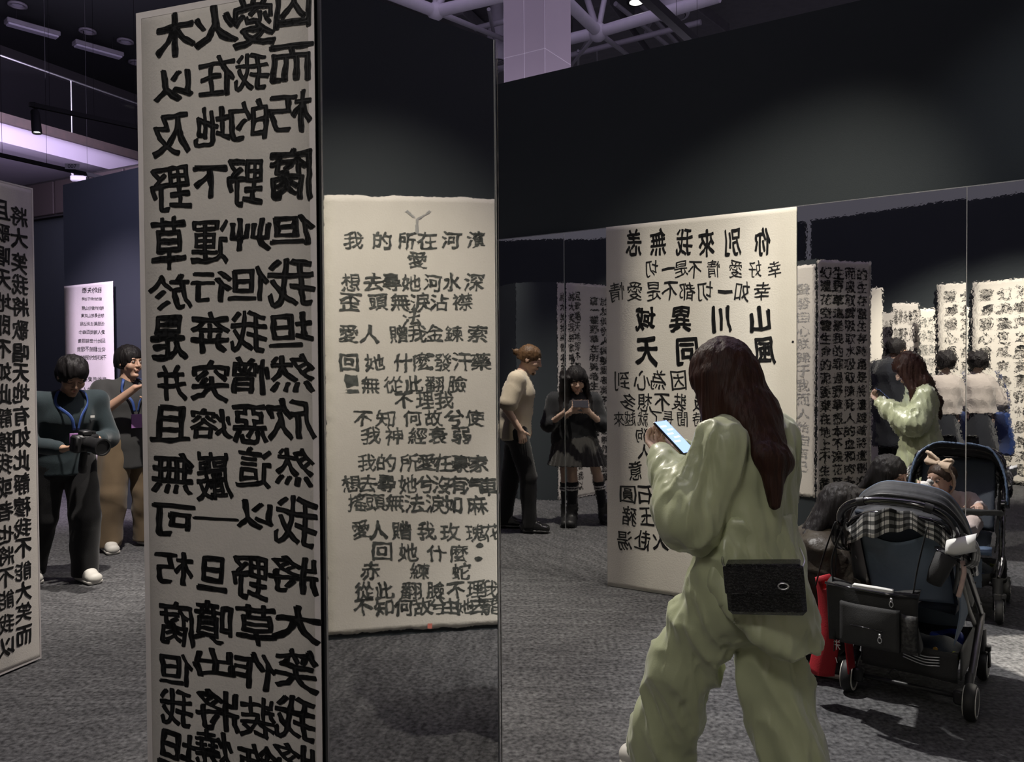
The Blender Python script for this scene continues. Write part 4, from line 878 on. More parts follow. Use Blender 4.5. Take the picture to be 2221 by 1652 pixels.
# ---- 1. woman in green, walking away with a phone
f = Fig('person', 'woman in pale green satin shirt and wide trousers walking left with long brown hair', 'person', (.755, 2.5, 0), (-.66, .75))
J = J_(pel=(0, 0, .84), waist=(0, .01, .98), chest=(0, .01, 1.13), neck=(0, .035, 1.27), head=(-.01, .085, 1.395), sL=(-.15, .01, 1.20), sR=(.150, -.01, 1.20), eL=(-.21, .07, .985), eR=(.22, .08, 1.0), wL=(-.10, .27, 1.145), wR=(.05, .30, 1.15),
       hL=(-.085, 0, .80), hR=(.085, 0, .80), kL=(-.07, .20, .46), kR=(.08, -.03, .44), aL=(-.03, .33, .10), aR=(.08, -.15, .10), tL=(-.04, .47, .03), tR=(.09, -.02, .03), hR_=(0, 0, 0))
del J['hR_']; J['hR'], hipR = None, J['hR']
HR_ = headR(14, 30)
JB = dict(J); JB['hR'] = HR_
def body2(f, J, hipR, skin, **k):
    """body() wants the head frame under hR; hips are passed apart"""
    K = dict(J); Rm = K.pop('hR'); hc = K['head']; s = k.get('s', 1.); vox = k.get('vox', .011); fine = k.get('fine', .0045); hs = k.get('headscale', 1.); hands = k.get('hands', ()); a, b = k.get('torso', (.14, .095))
    K['hipR'] = hipR; lo = np.min(list(K.values()), 0) - .16; hi = np.max(list(K.values()), 0) + .16
    bx = [(hc - .13 * hs, hc + .13 * hs)] + [(np.asarray(h[0]) + np.asarray(h[1]) * .07 - .10, np.asarray(h[0]) + np.asarray(h[1]) * .07 + .10) for h in hands]
    v = Vol(lo, hi, vox, fine, bx); side = K['sR'] - K['sL']
    v.ecap(K['pel'], K['waist'], (a, a * .78), (b, b * .85), side, .03); v.ecap(K['waist'], K['chest'], (a * .78, a * .95), (b * .85, b), side, .03)
    v.ecap(K['chest'], K['neck'], (a * .95, .056 * s), (b, .052 * s), side, .03); v.cap(K['sL'], K['sR'], .042 * s, None, .03)
    v.cap(K['neck'] - A3(0, 0, .02), hc + Rm @ (A3(0, -.02, -.05) * hs), .052 * s, .047 * s, .02)
    for q in 'LR':
        v.cap(K['s' + q], K['e' + q], .042 * s, .035 * s, .015); v.cap(K['e' + q], K['w' + q], .037 * s, .025 * s, .012)
        h = K['hL'] if q == 'L' else K['hipR']
        v.cap(h, K['k' + q], .072 * s, .048 * s, .03); v.ecap(K['k' + q], K['a' + q], (.050 * s, .032 * s), (.050 * s, .034 * s), side, .015)
        v.ecap(K['a' + q], K['t' + q], (.034 * s, .034 * s), (.034 * s, .020 * s), side, .012)
    head(v, hc, Rm, hs, **(k.get('head_kw') or {}))
    for h in hands: hand(v, *h[:5], **(h[5] if len(h) > 5 else {}))
    V, Q = v.surf(); V = relax(V, Q, 1, .25); return f.out(f.name, V, Q, skin)
def GJ(J, hipR): K = dict(J); K['hR'] = hipR; return K
d1 = A3(.05, .09, .055); d2 = A3(-.10, .05, .055)
body2(f, JB, hipR, MATS['skin_light'], vox=.012, fine=.0045, torso=(.13, .09), s=.95, head_kw=dict(fem=1), headscale=.98,
      hands=((J['wL'], d1 / np.linalg.norm(d1), A3(.2, -.3, .9), .55, 1, dict(s=.95)), (J['wR'], d2 / np.linalg.norm(d2), A3(-.3, -.3, .8), .6, -1, dict(s=.95))))
facebits(f, J['head'], HR_, .98, down=True)
G = GJ(J, hipR)
v = garment((-.46, -.42, .38), (.46, .45, 1.42), .0072); side = J['sR'] - J['sL']
v.ecap((.0, -.05, .50), (0, -.01, .80), (.210, .180), (.185, .135), side, .03); v.ecap((0, -.01, .80), J['waist'], (.185, .165), (.135, .120), side, .03)
v.ecap(J['waist'], J['chest'] + A3(0, -.01, 0), (.165, .165), (.12, .112), side, .04); v.ecap(J['chest'] + A3(0, -.005, 0), J['neck'] - A3(0, 0, .02), (.165, .065), (.108, .064), side, .04); v.cap(J['sL'], J['sR'], .058, None, .04)
for q in 'LR':
    v.cap(J['s' + q], J['e' + q], .074, .096, .04); v.cap(J['e' + q], J['e' + q] + (J['w' + q] - J['e' + q]) * .62, .098, .070, .04); v.cap(J['e' + q] + (J['w' + q] - J['e' + q]) * .6, J['e' + q] + (J['w' + q] - J['e' + q]) * .95, .062, .036, .02)
v.func(lambda F, X, Y, Z: np.maximum(F, (.655 + .45 * np.maximum(Y + .05, 0) + 1.1 * np.maximum(np.abs(X) - .07, 0) ** 1.0 * .7 - .085 * (Y < 0) * np.minimum(np.abs(Y) * 8, 1) - Z) * .8))
v.ecap(J['neck'] + A3(0, 0, -.03), J['neck'] + A3(0, .02, .1), (.058, .062), (.056, .06), side, .006, 's')
V, Q = v.surf(); V = relax(V, Q, 1, .4)
V = folds(V, Q, ((.013, (8.5, 8.5, 1.8), True, 2.6), (.008, (19, 19, 3.2), True, -4.), (.003, (38, 38, 6), True, 5)))
f.out('satin_shirt', V, Q, M_SATIN)
v = Vol(np.array([-.12, -.12, 1.22]), np.array([.12, .2, 1.40]), .005); v.ecap(J['neck'] - A3(0, 0, .028), J['neck'] + A3(0, .012, .022), (.080, .070), (.078, .068), side, 0); v.ecap(J['neck'] - A3(0, 0, .06), J['neck'] + A3(0, .02, .07), (.068, .058), (.066, .056), side, .003, 's')
V, Q = v.surf(); f.out('collar', V, Q, M_SATIN)
v = garment((-.42, -.68, .0), (.42, .70, .98), .0078)
v.ecap((0, 0, .72), (0, 0, .96), (.185, .16), (.15, .12), side, .03)
for h, k_, a_ in ((J['hL'], J['kL'], J['aL']), (hipR, J['kR'], J['aR'])):
    d = (a_ - k_); d /= np.linalg.norm(d)
    v.cap(h, k_, .108, .108, .04); v.cap(k_, a_ + d * .02, .110, .104, .03)
for a_, k_ in ((J['aL'], J['kL']), (J['aR'], J['kR'])):
    d = (a_ - k_) / np.linalg.norm(a_ - k_); p = a_ + d * .035
    I, X, Y, Z = v.region(p - .25, p + .25)
    v.F[I] = np.maximum(v.F[I], ((X - p[0]) * d[0] + (Y - p[1]) * d[1] + (Z - p[2]) * d[2]).astype(np.float32))
V, Q = v.surf(); V = relax(V, Q, 1, .4)
V = folds(V, Q, ((.015, (9, 9, 1.4), True, 5.), (.009, (19, 17, 2.4), True, 7.), (.003, (38, 38, 5), True, -6)))
f.out('wide_trousers', V, Q, M_SATIN)
shoe(f, J['aL'] + A3(0, 0, -.01), J['tL'], MATS['shoe_white'], MATS['shoe_white'], w=.042)
shoe(f, J['aR'] + A3(0, .0, -.03), J['tR'], MATS['shoe_white'], MATS['shoe_white'], w=.042)
hc = J['head']; P = lambda x, y, z: hc + HR_ @ A3(x, y, z)
def fn(v):
    hairshell(v, hc, HR_, 1., .016, face=(0, .112, -.045), fr=(.056, .066, .088), low=-.30)
    v.ecap(P(0, -.03, .05), A3(0, -.02, 1.28), (.085, .112), (.08, .066), (1, 0, 0), .03)
    v.ecap(A3(0, -.01, 1.32), A3(-.055, -.12, 1.16), (.105, .068), (.058, .036), (1, 0, 0), .03); v.ecap(A3(-.055, -.12, 1.16), A3(-.095, -.145, 1.03), (.068, .018), (.034, .016), (1, 0, 0), .03)
    for q in (-1, 1): v.ecap(P(q * .078, .02, .03), A3(q * .105, .06, 1.24), (.022, .026), (.05, .035), (1, 0, 0), .03); v.ecap(A3(q * .105, .06, 1.24), A3(q * .11, .085, 1.13), (.026, .012), (.03, .012), (1, 0, 0), .02)
    v.ell(P(0, .118, -.055), (.050, .064, .10), HR_, .01, 's')
hairobj(f, fn, (-.2, -.22, .93), (.2, .26, 1.58), hc, MATS['hair_brown'], .0055, .0045, 80, 5)
# phone in her hand
PC = atY(1462, 948, 2.66); lg = A3(.072, -.070, -.086); lg /= np.linalg.norm(lg); sh = np.cross(ZU, lg); sh = A3(.70, .62, 0); sh -= lg * (sh @ lg); sh /= np.linalg.norm(sh); nn = np.cross(sh, lg); nn = nn if nn[2] > 0 else -nn
t = MB().obox((0, 0, 0), lg * .078, sh * .037, nn * .0045, .003).build('smartphone', MATS['phone_black']); t.location = PC; tag(t, 'black phone with lit blue screen held by the woman in green', 'phone')
MB().obox(nn * .0048, lg * .0745, sh * .034, nn * .0004).build('lit_screen', MATS['phone_screen'], t)
mt_ = MB(); 
for i in range(5): mt_.obox(nn * .0054 + lg * (-.05 + .018 * i) + sh * (.008 if i % 2 else -.010), lg * .0035, sh * .016, nn * .0002)
mt_.build('message_rows', mat('screen_pale', (.5, .6, .9), .4, emit=((.62, .72, 1.0), 1.0)), t)['kind'] = 'stuff'
# crocodile-pattern handbag at her hip
BC = atY(1660, 1277, 2.25); bu = A3(.93, -.36, .09); bu /= np.linalg.norm(bu); bn = np.cross(bu, ZU); bn[2] = 0; bn /= np.linalg.norm(bn); bz = np.cross(bn, bu) * -1; bz = bz if bz[2] > 0 else -bz
M_CROC = mat('black_crocodile_leather', (.016, .016, .017), .25, spec=.9); _n = M_CROC.node_tree; _w = _n.nodes.new('ShaderNodeTexWave'); _w.bands_direction = 'Z'; _w.inputs['Scale'].default_value = 34; _w.inputs['Distortion'].default_value = 9; _w.inputs['Detail'].default_value = 3; _w.inputs['Detail Scale'].default_value = 4
_bp = _n.nodes.new('ShaderNodeBump'); _bp.inputs['Distance'].default_value = .03; _cr = _n.nodes.new('ShaderNodeValToRGB'); _cr.color_ramp.elements[0].position = .45; _cr.color_ramp.elements[0].color = (.008, .008, .009, 1); _cr.color_ramp.elements[1].color = (.075, .075, .075, 1); _n.links.new(_w.outputs['Fac'], _cr.inputs[0]); _n.links.new(_cr.outputs[0], _n.nodes['Principled BSDF'].inputs['Base Color']); _n.links.new(_n.nodes['Texture Coordinate'].outputs['Object'], _w.inputs[0]); _n.links.new(_w.outputs['Fac'], _bp.inputs['Height']); _n.links.new(_bp.outputs[0], _n.nodes['Principled BSDF'].inputs['Normal'])  # paler wave lines put glints into the leather colour
hb = MB().obox((0, 0, 0), bu * .108, bn * .028, bz * .070, .012).build('handbag', M_CROC); hb.location = BC; tag(hb, 'small black crocodile-pattern handbag at the hip of the woman in green', 'handbag')
MB().obox(bn * .031 + bz * .034, bu * .110, bn * .004, bz * .040, .003).build('front_flap', M_CROC, hb)
MB().obox(bz * .074, bu * .102, bn * .031, bz * .005, .003).build('top_fold', M_CROC, hb)
cl = MB(); cl.tube([bn * .038 + bz * .018 + bu * (.052 + .014 * math.cos(a)) + bz * .009 * math.sin(a) for a in np.arange(10) * .628], .0028, 8, closed=True); cl.build('metal_clasp', M_STEEL, hb, True)
MB().tube(curve_pts([bu * -.106 + bz * .06, bu * -.118 + bz * .075 - bn * .03, bu * -.12 + bz * .10 - bn * .14]), .0028, 6).build('chain_strap', M_STEEL, hb, True)
MB().tube(curve_pts([bu * .106 + bz * .06, bu * .112 + bz * .075 - bn * .03, bu * .10 + bz * .09 - bn * .12]), .0028, 6).build('chain_strap', M_STEEL, hb, True)
# ---- 2. photographer looking down at his camera
def lanyard(f, pl, pr, nk, bl, y, m=MATS['lanyard_blue'], back=-.07):
    b = MB()
    for s_ in (pl, pr): b.tube(curve_pts([A3(nk[0], nk[1] + back, nk[2]), A3(s_[0] * .8, s_[1] - .02, nk[2]), A3(*s_), A3(bl[0] + s_[0] * .35, bl[1], bl[2] + .12), A3(bl[0] + s_[0] * .12, bl[1], bl[2] + .03)], 6), [(.010, .0022)] * 25, 8)
    o = f.mb('lanyard', b, m); c = MB().obox((bl[0], bl[1] + .004, bl[2] - .045), (.042, 0, 0), (0, .003, .0), (0, 0, .055), .002); f.mb('name_badge', c, MATS['badge_purple'], False, o)
f = Fig('person', 'photographer in dark teal sweatshirt and black trousers looking down at his camera', 'person', (-3.02, 5.28, 0), (.72, -.69))
J = J_(pel=(0, -.03, .84), waist=(0, 0, 1.0), chest=(0, .05, 1.14), neck=(0, .10, 1.285), head=(.0, .175, 1.405), sL=(-.18, .07, 1.23), sR=(.18, .07, 1.23), eL=(-.25, .10, .97), eR=(.25, .06, .97), wL=(-.10, .32, .99), wR=(.10, .30, .94),
       hL=(-.09, 0, .82), kL=(-.10, .06, .45), kR=(.12, -.10, .45), aL=(-.10, .03, .09), aR=(.14, -.26, .09), tL=(-.12, .17, .03), tR=(.16, -.12, .03)); hipR = A3(.09, -.02, .82)
R = headR(-4, 34); JB = dict(J); JB['hR'] = R; d1 = A3(.75, .35, .0); d2 = A3(-.55, .6, .1)
body2(f, JB, hipR, MATS['skin_tan'], vox=.012, fine=.0045, torso=(.15, .10), headscale=1.04, hands=((J['wL'], d1 / np.linalg.norm(d1), A3(0, .1, -1), .45, -1), (J['wR'], d2 / np.linalg.norm(d2), A3(-.3, .2, .6), .6, -1)))
facebits(f, J['head'], R, 1.04, down=True)
G = GJ(J, hipR); gshirt(f, G, MATS['sweatshirt'], hemz=.74, sleeve=(1.9, 1.85), name='sweatshirt', ta=.185, tb_=.135, slr=(.070, .062, .045), fold=.006)
gpants(f, G, MATS['black_cloth'], r=(.105, .095, .085), hip=(.17, .13))
shoe(f, J['aL'], J['tL'], MATS['shoe_white'], MATS['shoe_white']); shoe(f, J['aR'], J['tR'], MATS['shoe_white'], MATS['shoe_white'])
o = MB().obox((-.115, .186, 1.13), (.014, .003, 0), (0, .003, .001), (0, 0, .008)); f.mb('chest_print', o, MATS['sock_white'], False)
hc = J['head'].copy(); hairobj(f, lambda v, hc=hc, R=R: (hairshell(v, hc, R, 1.04, .016, face=(0, .108, -.045), fr=(.066, .066, .092), low=-.055)), hc - .18, hc + .18, hc, MATS['hair_black'], .006, .007, 60, 14)
lanyard(f, (-.095, .16, 1.22), (.095, .16, 1.22), (0, .10, 1.30), (.0, .235, 1.02), 0, back=-.06)
def dslr(loc, heading, label, s=1., tilt=0., big=True):
    t = empty('camera', tuple(loc), 0, label, 'camera', 'photographers\' cameras'); h = A3(*heading); h /= np.linalg.norm(h); r = np.cross(h, ZU); r /= np.linalg.norm(r); u = np.cross(r, h)
    m = MATS['camera_black']
    MB().obox((0, 0, 0), r * .068 * s, h * .026 * s, u * .044 * s, .010 * s).obox(r * .052 * s + h * .018 * s, r * .016 * s, h * .020 * s, u * .042 * s, .008 * s).build('camera_body', m, t, 'auto')
    MB().obox(u * .052 * s, r * .026 * s, h * .024 * s, u * .014 * s, .006 * s).build('viewfinder_hump', m, t, 'auto')
    MB().lathe(h * .022 * s, h, [(0, .034 * s), (.02 * s, .036 * s), (.022 * s, .038 * s), (.075 * s, .038 * s), (.08 * s, .042 * s), (.125 * s, .044 * s), (.125 * s, .037 * s), (.118 * s, .036 * s)], 24).build('zoom_lens', m, t, 'auto')
    MB().lathe(h * .13 * s, h, [(0, .036 * s), (.004 * s, .030 * s), (.007 * s, .014 * s)], 20).build('front_glass', MATS['lens_glass'], t, True)
    MB().lathe(u * .046 * s - r * .045 * s, u, [(0, .013 * s), (.012 * s, .012 * s)], 14).build('mode_dial', m, t, 'auto')
    return t, r, h, u
L = f.root.matrix_basis; bpy.context.view_layer.update(); L = f.root.matrix_world
p = L @ Vector((0, .385, .975)); t, r, h, u = dslr(p, (.88, -.45, -.12), 'black camera on a handle, held low by the photographer in the teal sweatshirt', 1.25)
MB().tube([-u * .05, -u * .075, -u * .15 - h * .005], [.016, .022, .024], 12).lathe(-u * .15, -u, [(0, .027), (.03, .027), (.045, .020)], 16).build('gimbal_handle', MATS['camera_black'], t, 'auto')
# ---- 3. man in khaki trousers raising a camera
f = Fig('person', 'man in dark grey T-shirt and khaki trousers raising a camera beside the tall scroll', 'person', (-3.10, 6.3, 0), (.80, -.60))
J = J_(pel=(0, 0, .88), waist=(0, .0, 1.04), chest=(0, .0, 1.20), neck=(0, .02, 1.355), head=(0, .055, 1.50), sL=(-.20, .0, 1.29), sR=(.20, .0, 1.29), eL=(-.24, .20, 1.12), eR=(.27, .12, 1.10), wL=(-.02, .36, 1.20), wR=(.10, .33, 1.30),
       hL=(-.10, 0, .86), kL=(-.13, .05, .47), kR=(.14, .02, .47), aL=(-.15, -.02, .09), aR=(.15, -.03, .09), tL=(-.18, .12, .03), tR=(.18, .11, .03)); hipR = A3(.10, 0, .86)
R = headR(12, 2); JB = dict(J); JB['hR'] = R; d1 = A3(.4, .5, .2); d2 = A3(-.55, .6, .25)
body2(f, JB, hipR, MATS['skin_warm'], vox=.012, fine=.005, torso=(.16, .11), headscale=1.06, s=1.1, hands=((J['wR'], d2 / np.linalg.norm(d2), A3(-.3, .2, -.8), .75, 1), (J['wL'], d1 / np.linalg.norm(d1), A3(0, 0, 1), .7, 1)))
facebits(f, J['head'], R, 1.06)
G = GJ(J, hipR); gshirt(f, G, MATS['grey_tee'], hemz=.66, sleeve=(.82, .82), name='t_shirt', ta=.20, tb_=.145, slr=(.070, .076, .06), fold=.007)
gpants(f, G, MATS['khaki'], r=(.125, .110, .098), hip=(.185, .14), fold=.008)
shoe(f, J['aL'], J['tL'], MATS['shoe_white'], MATS['shoe_white']); shoe(f, J['aR'], J['tR'], MATS['shoe_white'], MATS['shoe_white'])
hc = J['head'].copy(); hairobj(f, lambda v, hc=hc, R=R: hairshell(v, hc, R, 1.06, .016, face=(0, .108, -.050), fr=(.066, .062, .088), low=-.045), hc - .18, hc + .18, hc, MATS['hair_black'], .006, .004, 80, 20)
lanyard(f, (-.10, .13, 1.27), (.10, .13, 1.27), (0, .02, 1.36), (.02, .185, 1.08), 0, back=-.08)
bpy.context.view_layer.update(); L = f.root.matrix_world
dslr(L @ Vector((.01, .43, 1.27)), (.8, -.55, .0), 'black camera half hidden behind the tall scroll, raised by the man in khaki trousers', 1.15)
# ---- people met through the mirror (the real figures stand behind the column or behind the camera)
def vfig(name, label, px, py, Y, k, vh, **kw):
    loc = vreal(px, py, Y, k); h = reflv(A3(vh[0], vh[1], 0), PAN[k][1]); return Fig(name, label, 'person', (loc[0], loc[1], 0), h, True, **kw)
# man with a bun
f = vfig('person', 'man with a hair bun, cream T-shirt and black trousers, mirrored behind the column', 1122, 1150, 6.9, 'A', (1, -.06))
J = J_(pel=(0, -.02, .90), waist=(0, 0, 1.06), chest=(0, .02, 1.22), neck=(0, .055, 1.385), head=(0, .12, 1.505), sL=(-.18, .03, 1.32), sR=(.18, .01, 1.33), eL=(-.24, .0, 1.08), eR=(.26, -.07, 1.09), wL=(-.16, .10, .92), wR=(.24, .045, .90),
       hL=(-.09, 0, .88), kL=(-.10, -.06, .48), kR=(.10, .10, .48), aL=(-.10, -.12, .09), aR=(.11, .11, .09), tL=(-.10, .03, .03), tR=(.11, .26, .03)); hipR = A3(.09, 0, .88)
R = headR(-6, 20); JB = dict(J); JB['hR'] = R; d1 = A3(.1, .2, -.9); d2 = A3(-.12, .22, -.9)
body2(f, JB, hipR, MATS['skin_fair'], vox=.012, fine=.005, torso=(.15, .10), headscale=1.02, hands=((J['wR'], d2 / np.linalg.norm(d2), A3(-.8, -.3, 0), .55, 1), (J['wL'], d1 / np.linalg.norm(d1), A3(0, -.3, -.9), .5, -1)))
facebits(f, J['head'], R, 1.02, down=True, brow=MATS['hair_dark_brown'])
G = GJ(J, hipR); gshirt(f, G, MATS['beige_tee'], hemz=.81, sleeve=(.80, .80), name='t_shirt', ta=.175, tb_=.135, slr=(.072, .072, .05), fold=.006)
gpants(f, G, MATS['black_cloth'], r=(.098, .078, .062), hip=(.165, .125))
for a, b in (('aL', 'tL'), ('aR', 'tR')): shoe(f, J[a], J[b], MATS['black_leather'], MATS['shoe_black'])
hc = J['head'].copy()
def fn(v, hc=hc, R=R):
    P = lambda x, y, z: hc + R @ A3(x, y, z)
    hairshell(v, hc, R, 1.02, .008, face=(0, .098, -.055), fr=(.068, .062, .100), low=-.035); v.ell(P(0, -.135, .020), (.028, .030, .030), R, .012); v.cap(P(0, -.10, .02), P(0, -.13, .02), .018, None, .01)
    v.cap(P(.01, -.15, .02), P(.012, -.175, .035), .008, .004, .006)
hairobj(f, fn, hc - .22, hc + .2, hc, MATS['hair_dark_brown'], .006, .0025, 60, 60)
v = Vol(hc - .15, hc + .15, .005); P = lambda x, y, z: hc + R @ A3(x, y, z); v.ell(P(0, .066, -.104), (.026, .020, .020), R, .01); v.cap(P(-.02, .088, -.044), P(.02, .088, -.044), .004, None, .004); V, Q = v.surf(); f.out('beard', V, Q, MATS['hair_dark_brown'])
# girl in black
f = vfig('person', 'girl in black sweater, pleated skirt and striped knee socks reading her phone, mirrored', 1240, 1145, 7.14, 'A', (.06, -1))
J = J_(pel=(0, -.02, .78), waist=(0, 0, .93), chest=(0, .03, 1.06), neck=(0, .06, 1.20), head=(.015, .105, 1.315), sL=(-.155, .03, 1.14), sR=(.155, .03, 1.14), eL=(-.225, .06, .92), eR=(.215, .06, .92), wL=(-.075, .255, 1.045), wR=(.085, .255, 1.045),
       hL=(-.09, 0, .76), kL=(-.185, .03, .42), kR=(.055, .04, .42), aL=(-.235, .0, .085), aR=(.05, .02, .085), tL=(-.29, .12, .03), tR=(.075, .14, .03)); hipR = A3(.08, 0, .76)
R = headR(4, 17); JB = dict(J); JB['hR'] = R; d1 = A3(.55, .25, .5); d2 = A3(-.55, .25, .5)
body2(f, JB, hipR, MATS['skin_light'], vox=.011, fine=.0042, torso=(.125, .09), s=.9, head_kw=dict(fem=1), headscale=.97, hands=((J['wL'], d1 / np.linalg.norm(d1), A3(.3, -.6, .5), .75, 1, dict(s=.9)), (J['wR'], d2 / np.linalg.norm(d2), A3(-.3, -.6, .5), .75, -1, dict(s=.9))))
facebits(f, J['head'], R, .97, down=True, lips=MATS['lips'])
G = GJ(J, hipR); gshirt(f, G, MATS['black_knit'], hemz=.72, sleeve=(1.18, 1.18), name='sweater', ta=.175, tb_=.13, slr=(.068, .068, .06), fold=.005, neck_r=.078)
v = garment((-.38, -.32, .50), (.36, .34, .86), .0065); v.ecap((-.03, 0, .48), (0, -.01, .86), (.265, .15), (.215, .115), (1, 0, 0), .0); v.cut((0, 0, .545), (0, 0, -1)); v.cut((0, 0, .845), (0, 0, 1)); V, Q = v.surf()
N = normals(V, Q); th = np.arctan2(V[:, 0] + .02, V[:, 1]); V = V + N * (np.where(N[:, 2:] ** 2 < .5, .010, 0) * (np.abs(((th * 26 / (2 * math.pi)) % 1) - .5) * 2 - .5)[:, None] * np.clip((.86 - V[:, 2:]) * 5, 0, 1)); f.out('pleated_skirt', V, Q, MATS['skirt_cloth'])
for q, s_ in (('L', -1), ('R', 1)):
    kk, aa = J['k' + q] - A3(0, 0, .0), J['a' + q]; d = (aa - kk) / np.linalg.norm(aa - kk); v = Vol(np.minimum(kk, aa) - .1, np.maximum(kk, aa) + .1, .0065); v.cap(kk + d * .035, aa, .055, .040, 0); v.cut(kk + d * .025, -d); V, Q = v.surf(); so = f.out('knee_sock', V, Q, MATS['sock_black'])
    for e in (.062, .085):
        c = kk + d * e; st = MB().lathe(c, d, [(0, .0545), (.001, .0565), (.011, .0560), (.012, .054)], 24); f.mb('white_stripe', st, MATS['sock_white'], True, so)
    v = Vol(np.minimum(aa, J['t' + q]) - .09, np.maximum(aa, J['t' + q]) + .16, .006); v.cap(aa + A3(0, 0, .09), aa - A3(0, 0, .02), .054, .05, 0); v.ecap(aa - A3(0, 0, .03), J['t' + q] + A3(0, 0, .005), (.046, .046), (.05, .032), (1, 0, 0), .02); v.cut((0, 0, .012), (0, 0, -1)); V, Q = v.surf(); V = folds(V, Q, ((.003, (10, 10, 40), False, 0),)); bt = f.out('ankle_boot', V, Q, MATS['shoe_black'])
    v = Vol(np.minimum(aa, J['t' + q]) - .09, np.maximum(aa, J['t' + q]) + .09, .005); v.ecap(A3(aa[0], aa[1] - .02, .014), A3(J['t' + q][0], J['t' + q][1], .014), (.046, .050), (.013, .013), (1, 0, 0), 0); V, Q = v.surf(); f.out('sole', V, Q, MATS['black_leather'], True, bt)
hc = J['head'].copy()
def fn(v, hc=hc, R=R):
    P = lambda x, y, z: hc + R @ A3(x, y, z)
    hairshell(v, hc, R, .97, .017, face=(0, .116, -.052), fr=(.058, .060, .078), low=-.30)
    v.ecap(P(0, -.05, .04), A3(0, -.04, 1.14), (.09, .115), (.06, .04), (1, 0, 0), .03)
    for q in (-1, 1): v.ecap(P(q * .082, .015, .03), A3(q * .100, .10, 1.14), (.022, .028), (.05, .032), (1, 0, 0), .02); v.ecap(A3(q * .100, .10, 1.14), A3(q * .105, .155, .98), (.028, .014), (.03, .012), (1, 0, 0), .02)
    v.ell(P(0, .120, -.060), (.054, .058, .075), R, .006, 's')
hairobj(f, fn, (-.2, -.16, .95), (.2, .28, 1.50), hc, MATS['hair_black'], .0055, .004, 85, 5)
bpy.context.view_layer.update(); L = f.root.matrix_world; c = L @ Vector((-.005, .31, 1.115)); ux = (L.to_3x3() @ Vector((1, 0, 0))); uz = (L.to_3x3() @ Vector((0, -.45, .9))).normalized(); un = ux.cross(uz)
t = MB().obox((0, 0, 0), np.array(ux) * .074, np.array(uz) * .037, np.array(un) * .0045, .003).build('smartphone', MATS['phone_case']); t.location = c; tag(t, 'phone in a brown case held sideways by the girl in black', 'phone')
MB().obox(np.array(un) * .0 , np.array(ux) * .070, np.array(uz) * .034, np.array(un) * .0055).build('glass_screen', MATS['phone_black'], t)
# tall man in black
f = vfig('person', 'tall man in a long black coat looking right behind the green woman\'s reflection, mirrored', 1936, 1062, 9.05, 'C', (.85, .50))
J = J_(pel=(0, -.02, .95), waist=(0, -.01, 1.12), chest=(0, .0, 1.30), neck=(0, .03, 1.46), head=(0, .075, 1.60), sL=(-.20, .0, 1.39), sR=(.20, .0, 1.39), eL=(-.27, .06, 1.12), eR=(.27, .12, 1.14), wL=(-.20, .26, 1.10), wR=(.16, .36, 1.22),
       hL=(-.09, 0, .92), kL=(-.10, .03, .50), kR=(.10, .0, .50), aL=(-.11, .0, .09), aR=(.11, -.05, .09), tL=(-.12, .15, .03), tR=(.12, .10, .03)); hipR = A3(.09, 0, .92)
R = headR(-16, -4); JB = dict(J); JB['hR'] = R; d2 = A3(.0, .8, .35); d1 = A3(.2, .8, 0)
body2(f, JB, hipR, MATS['skin_warm'], vox=.014, fine=.006, headscale=1.04, hands=((J['wR'], d2 / np.linalg.norm(d2), A3(-.8, 0, -.2), .2, 1), (J['wL'], d1 / np.linalg.norm(d1), A3(.8, 0, 0), .5, -1)))
facebits(f, J['head'], R, 1.04)
G = GJ(J, hipR); gshirt(f, G, MATS['dark_coat'], hemz=.50, sleeve=(1.95, 1.95), name='coat', ta=.215, tb_=.19, slr=(.085, .075, .055), vox=.012, fold=.008)
gpants(f, G, MATS['black_cloth'], vox=.012)
for a, b in (('aL', 'tL'), ('aR', 'tR')): shoe(f, J[a], J[b], MATS['shoe_black'], MATS['shoe_black'])
hc = J['head'].copy(); hairobj(f, lambda v, hc=hc, R=R: hairshell(v, hc, R, 1.04, .016, face=(0, .104, -.052), fr=(.066, .062, .092), low=-.05), hc - .18, hc + .18, hc, MATS['hair_black'], .007, .004, 70, 30)
v = Vol(hc - .15, hc + .15, .006); P = lambda x, y, z: hc + R @ A3(x, y, z); v.ecap(P(0, .03, -.075), P(0, .058, -.098), (.050, .032), (.046, .030), R @ A3(1, 0, 0), .01); v.cut(P(0, 0, -.066), R @ A3(0, 0, 1)); V, Q = v.surf(); f.out('beard', V, Q, MATS['hair_black'])
# woman in white blouse with the blue tote
f = vfig('person', 'woman seen from behind in a puff-sleeved white blouse and long black skirt, mirrored', 2050, 1080, 8.75, 'C', (.12, 1))
J = J_(pel=(0, 0, .90), waist=(0, 0, 1.04), chest=(0, .0, 1.17), neck=(0, .01, 1.315), head=(0, .03, 1.44), sL=(-.115, .0, 1.24), sR=(.115, .0, 1.24), eL=(-.235, .02, 1.02), eR=(.235, .02, 1.02), wL=(-.12, .20, .98), wR=(.12, .20, .98),
       hL=(-.09, 0, .86), kL=(-.09, .0, .47), kR=(.09, .0, .47), aL=(-.09, .0, .08), aR=(.09, .0, .08), tL=(-.10, .14, .03), tR=(.10, .14, .03)); hipR = A3(.09, 0, .86)
R = headR(8, 6); JB = dict(J); JB['hR'] = R; d1 = A3(.5, .8, .1); d2 = A3(-.5, .8, .1)
body2(f, JB, hipR, MATS['skin_light'], vox=.014, fine=.006, s=.9, torso=(.13, .09), head_kw=dict(fem=1), hands=((J['wR'], d2 / np.linalg.norm(d2), A3(0, -.2, 1), .5, -1, dict(s=.9)), (J['wL'], d1 / np.linalg.norm(d1), A3(0, -.2, 1), .5, 1, dict(s=.9))))
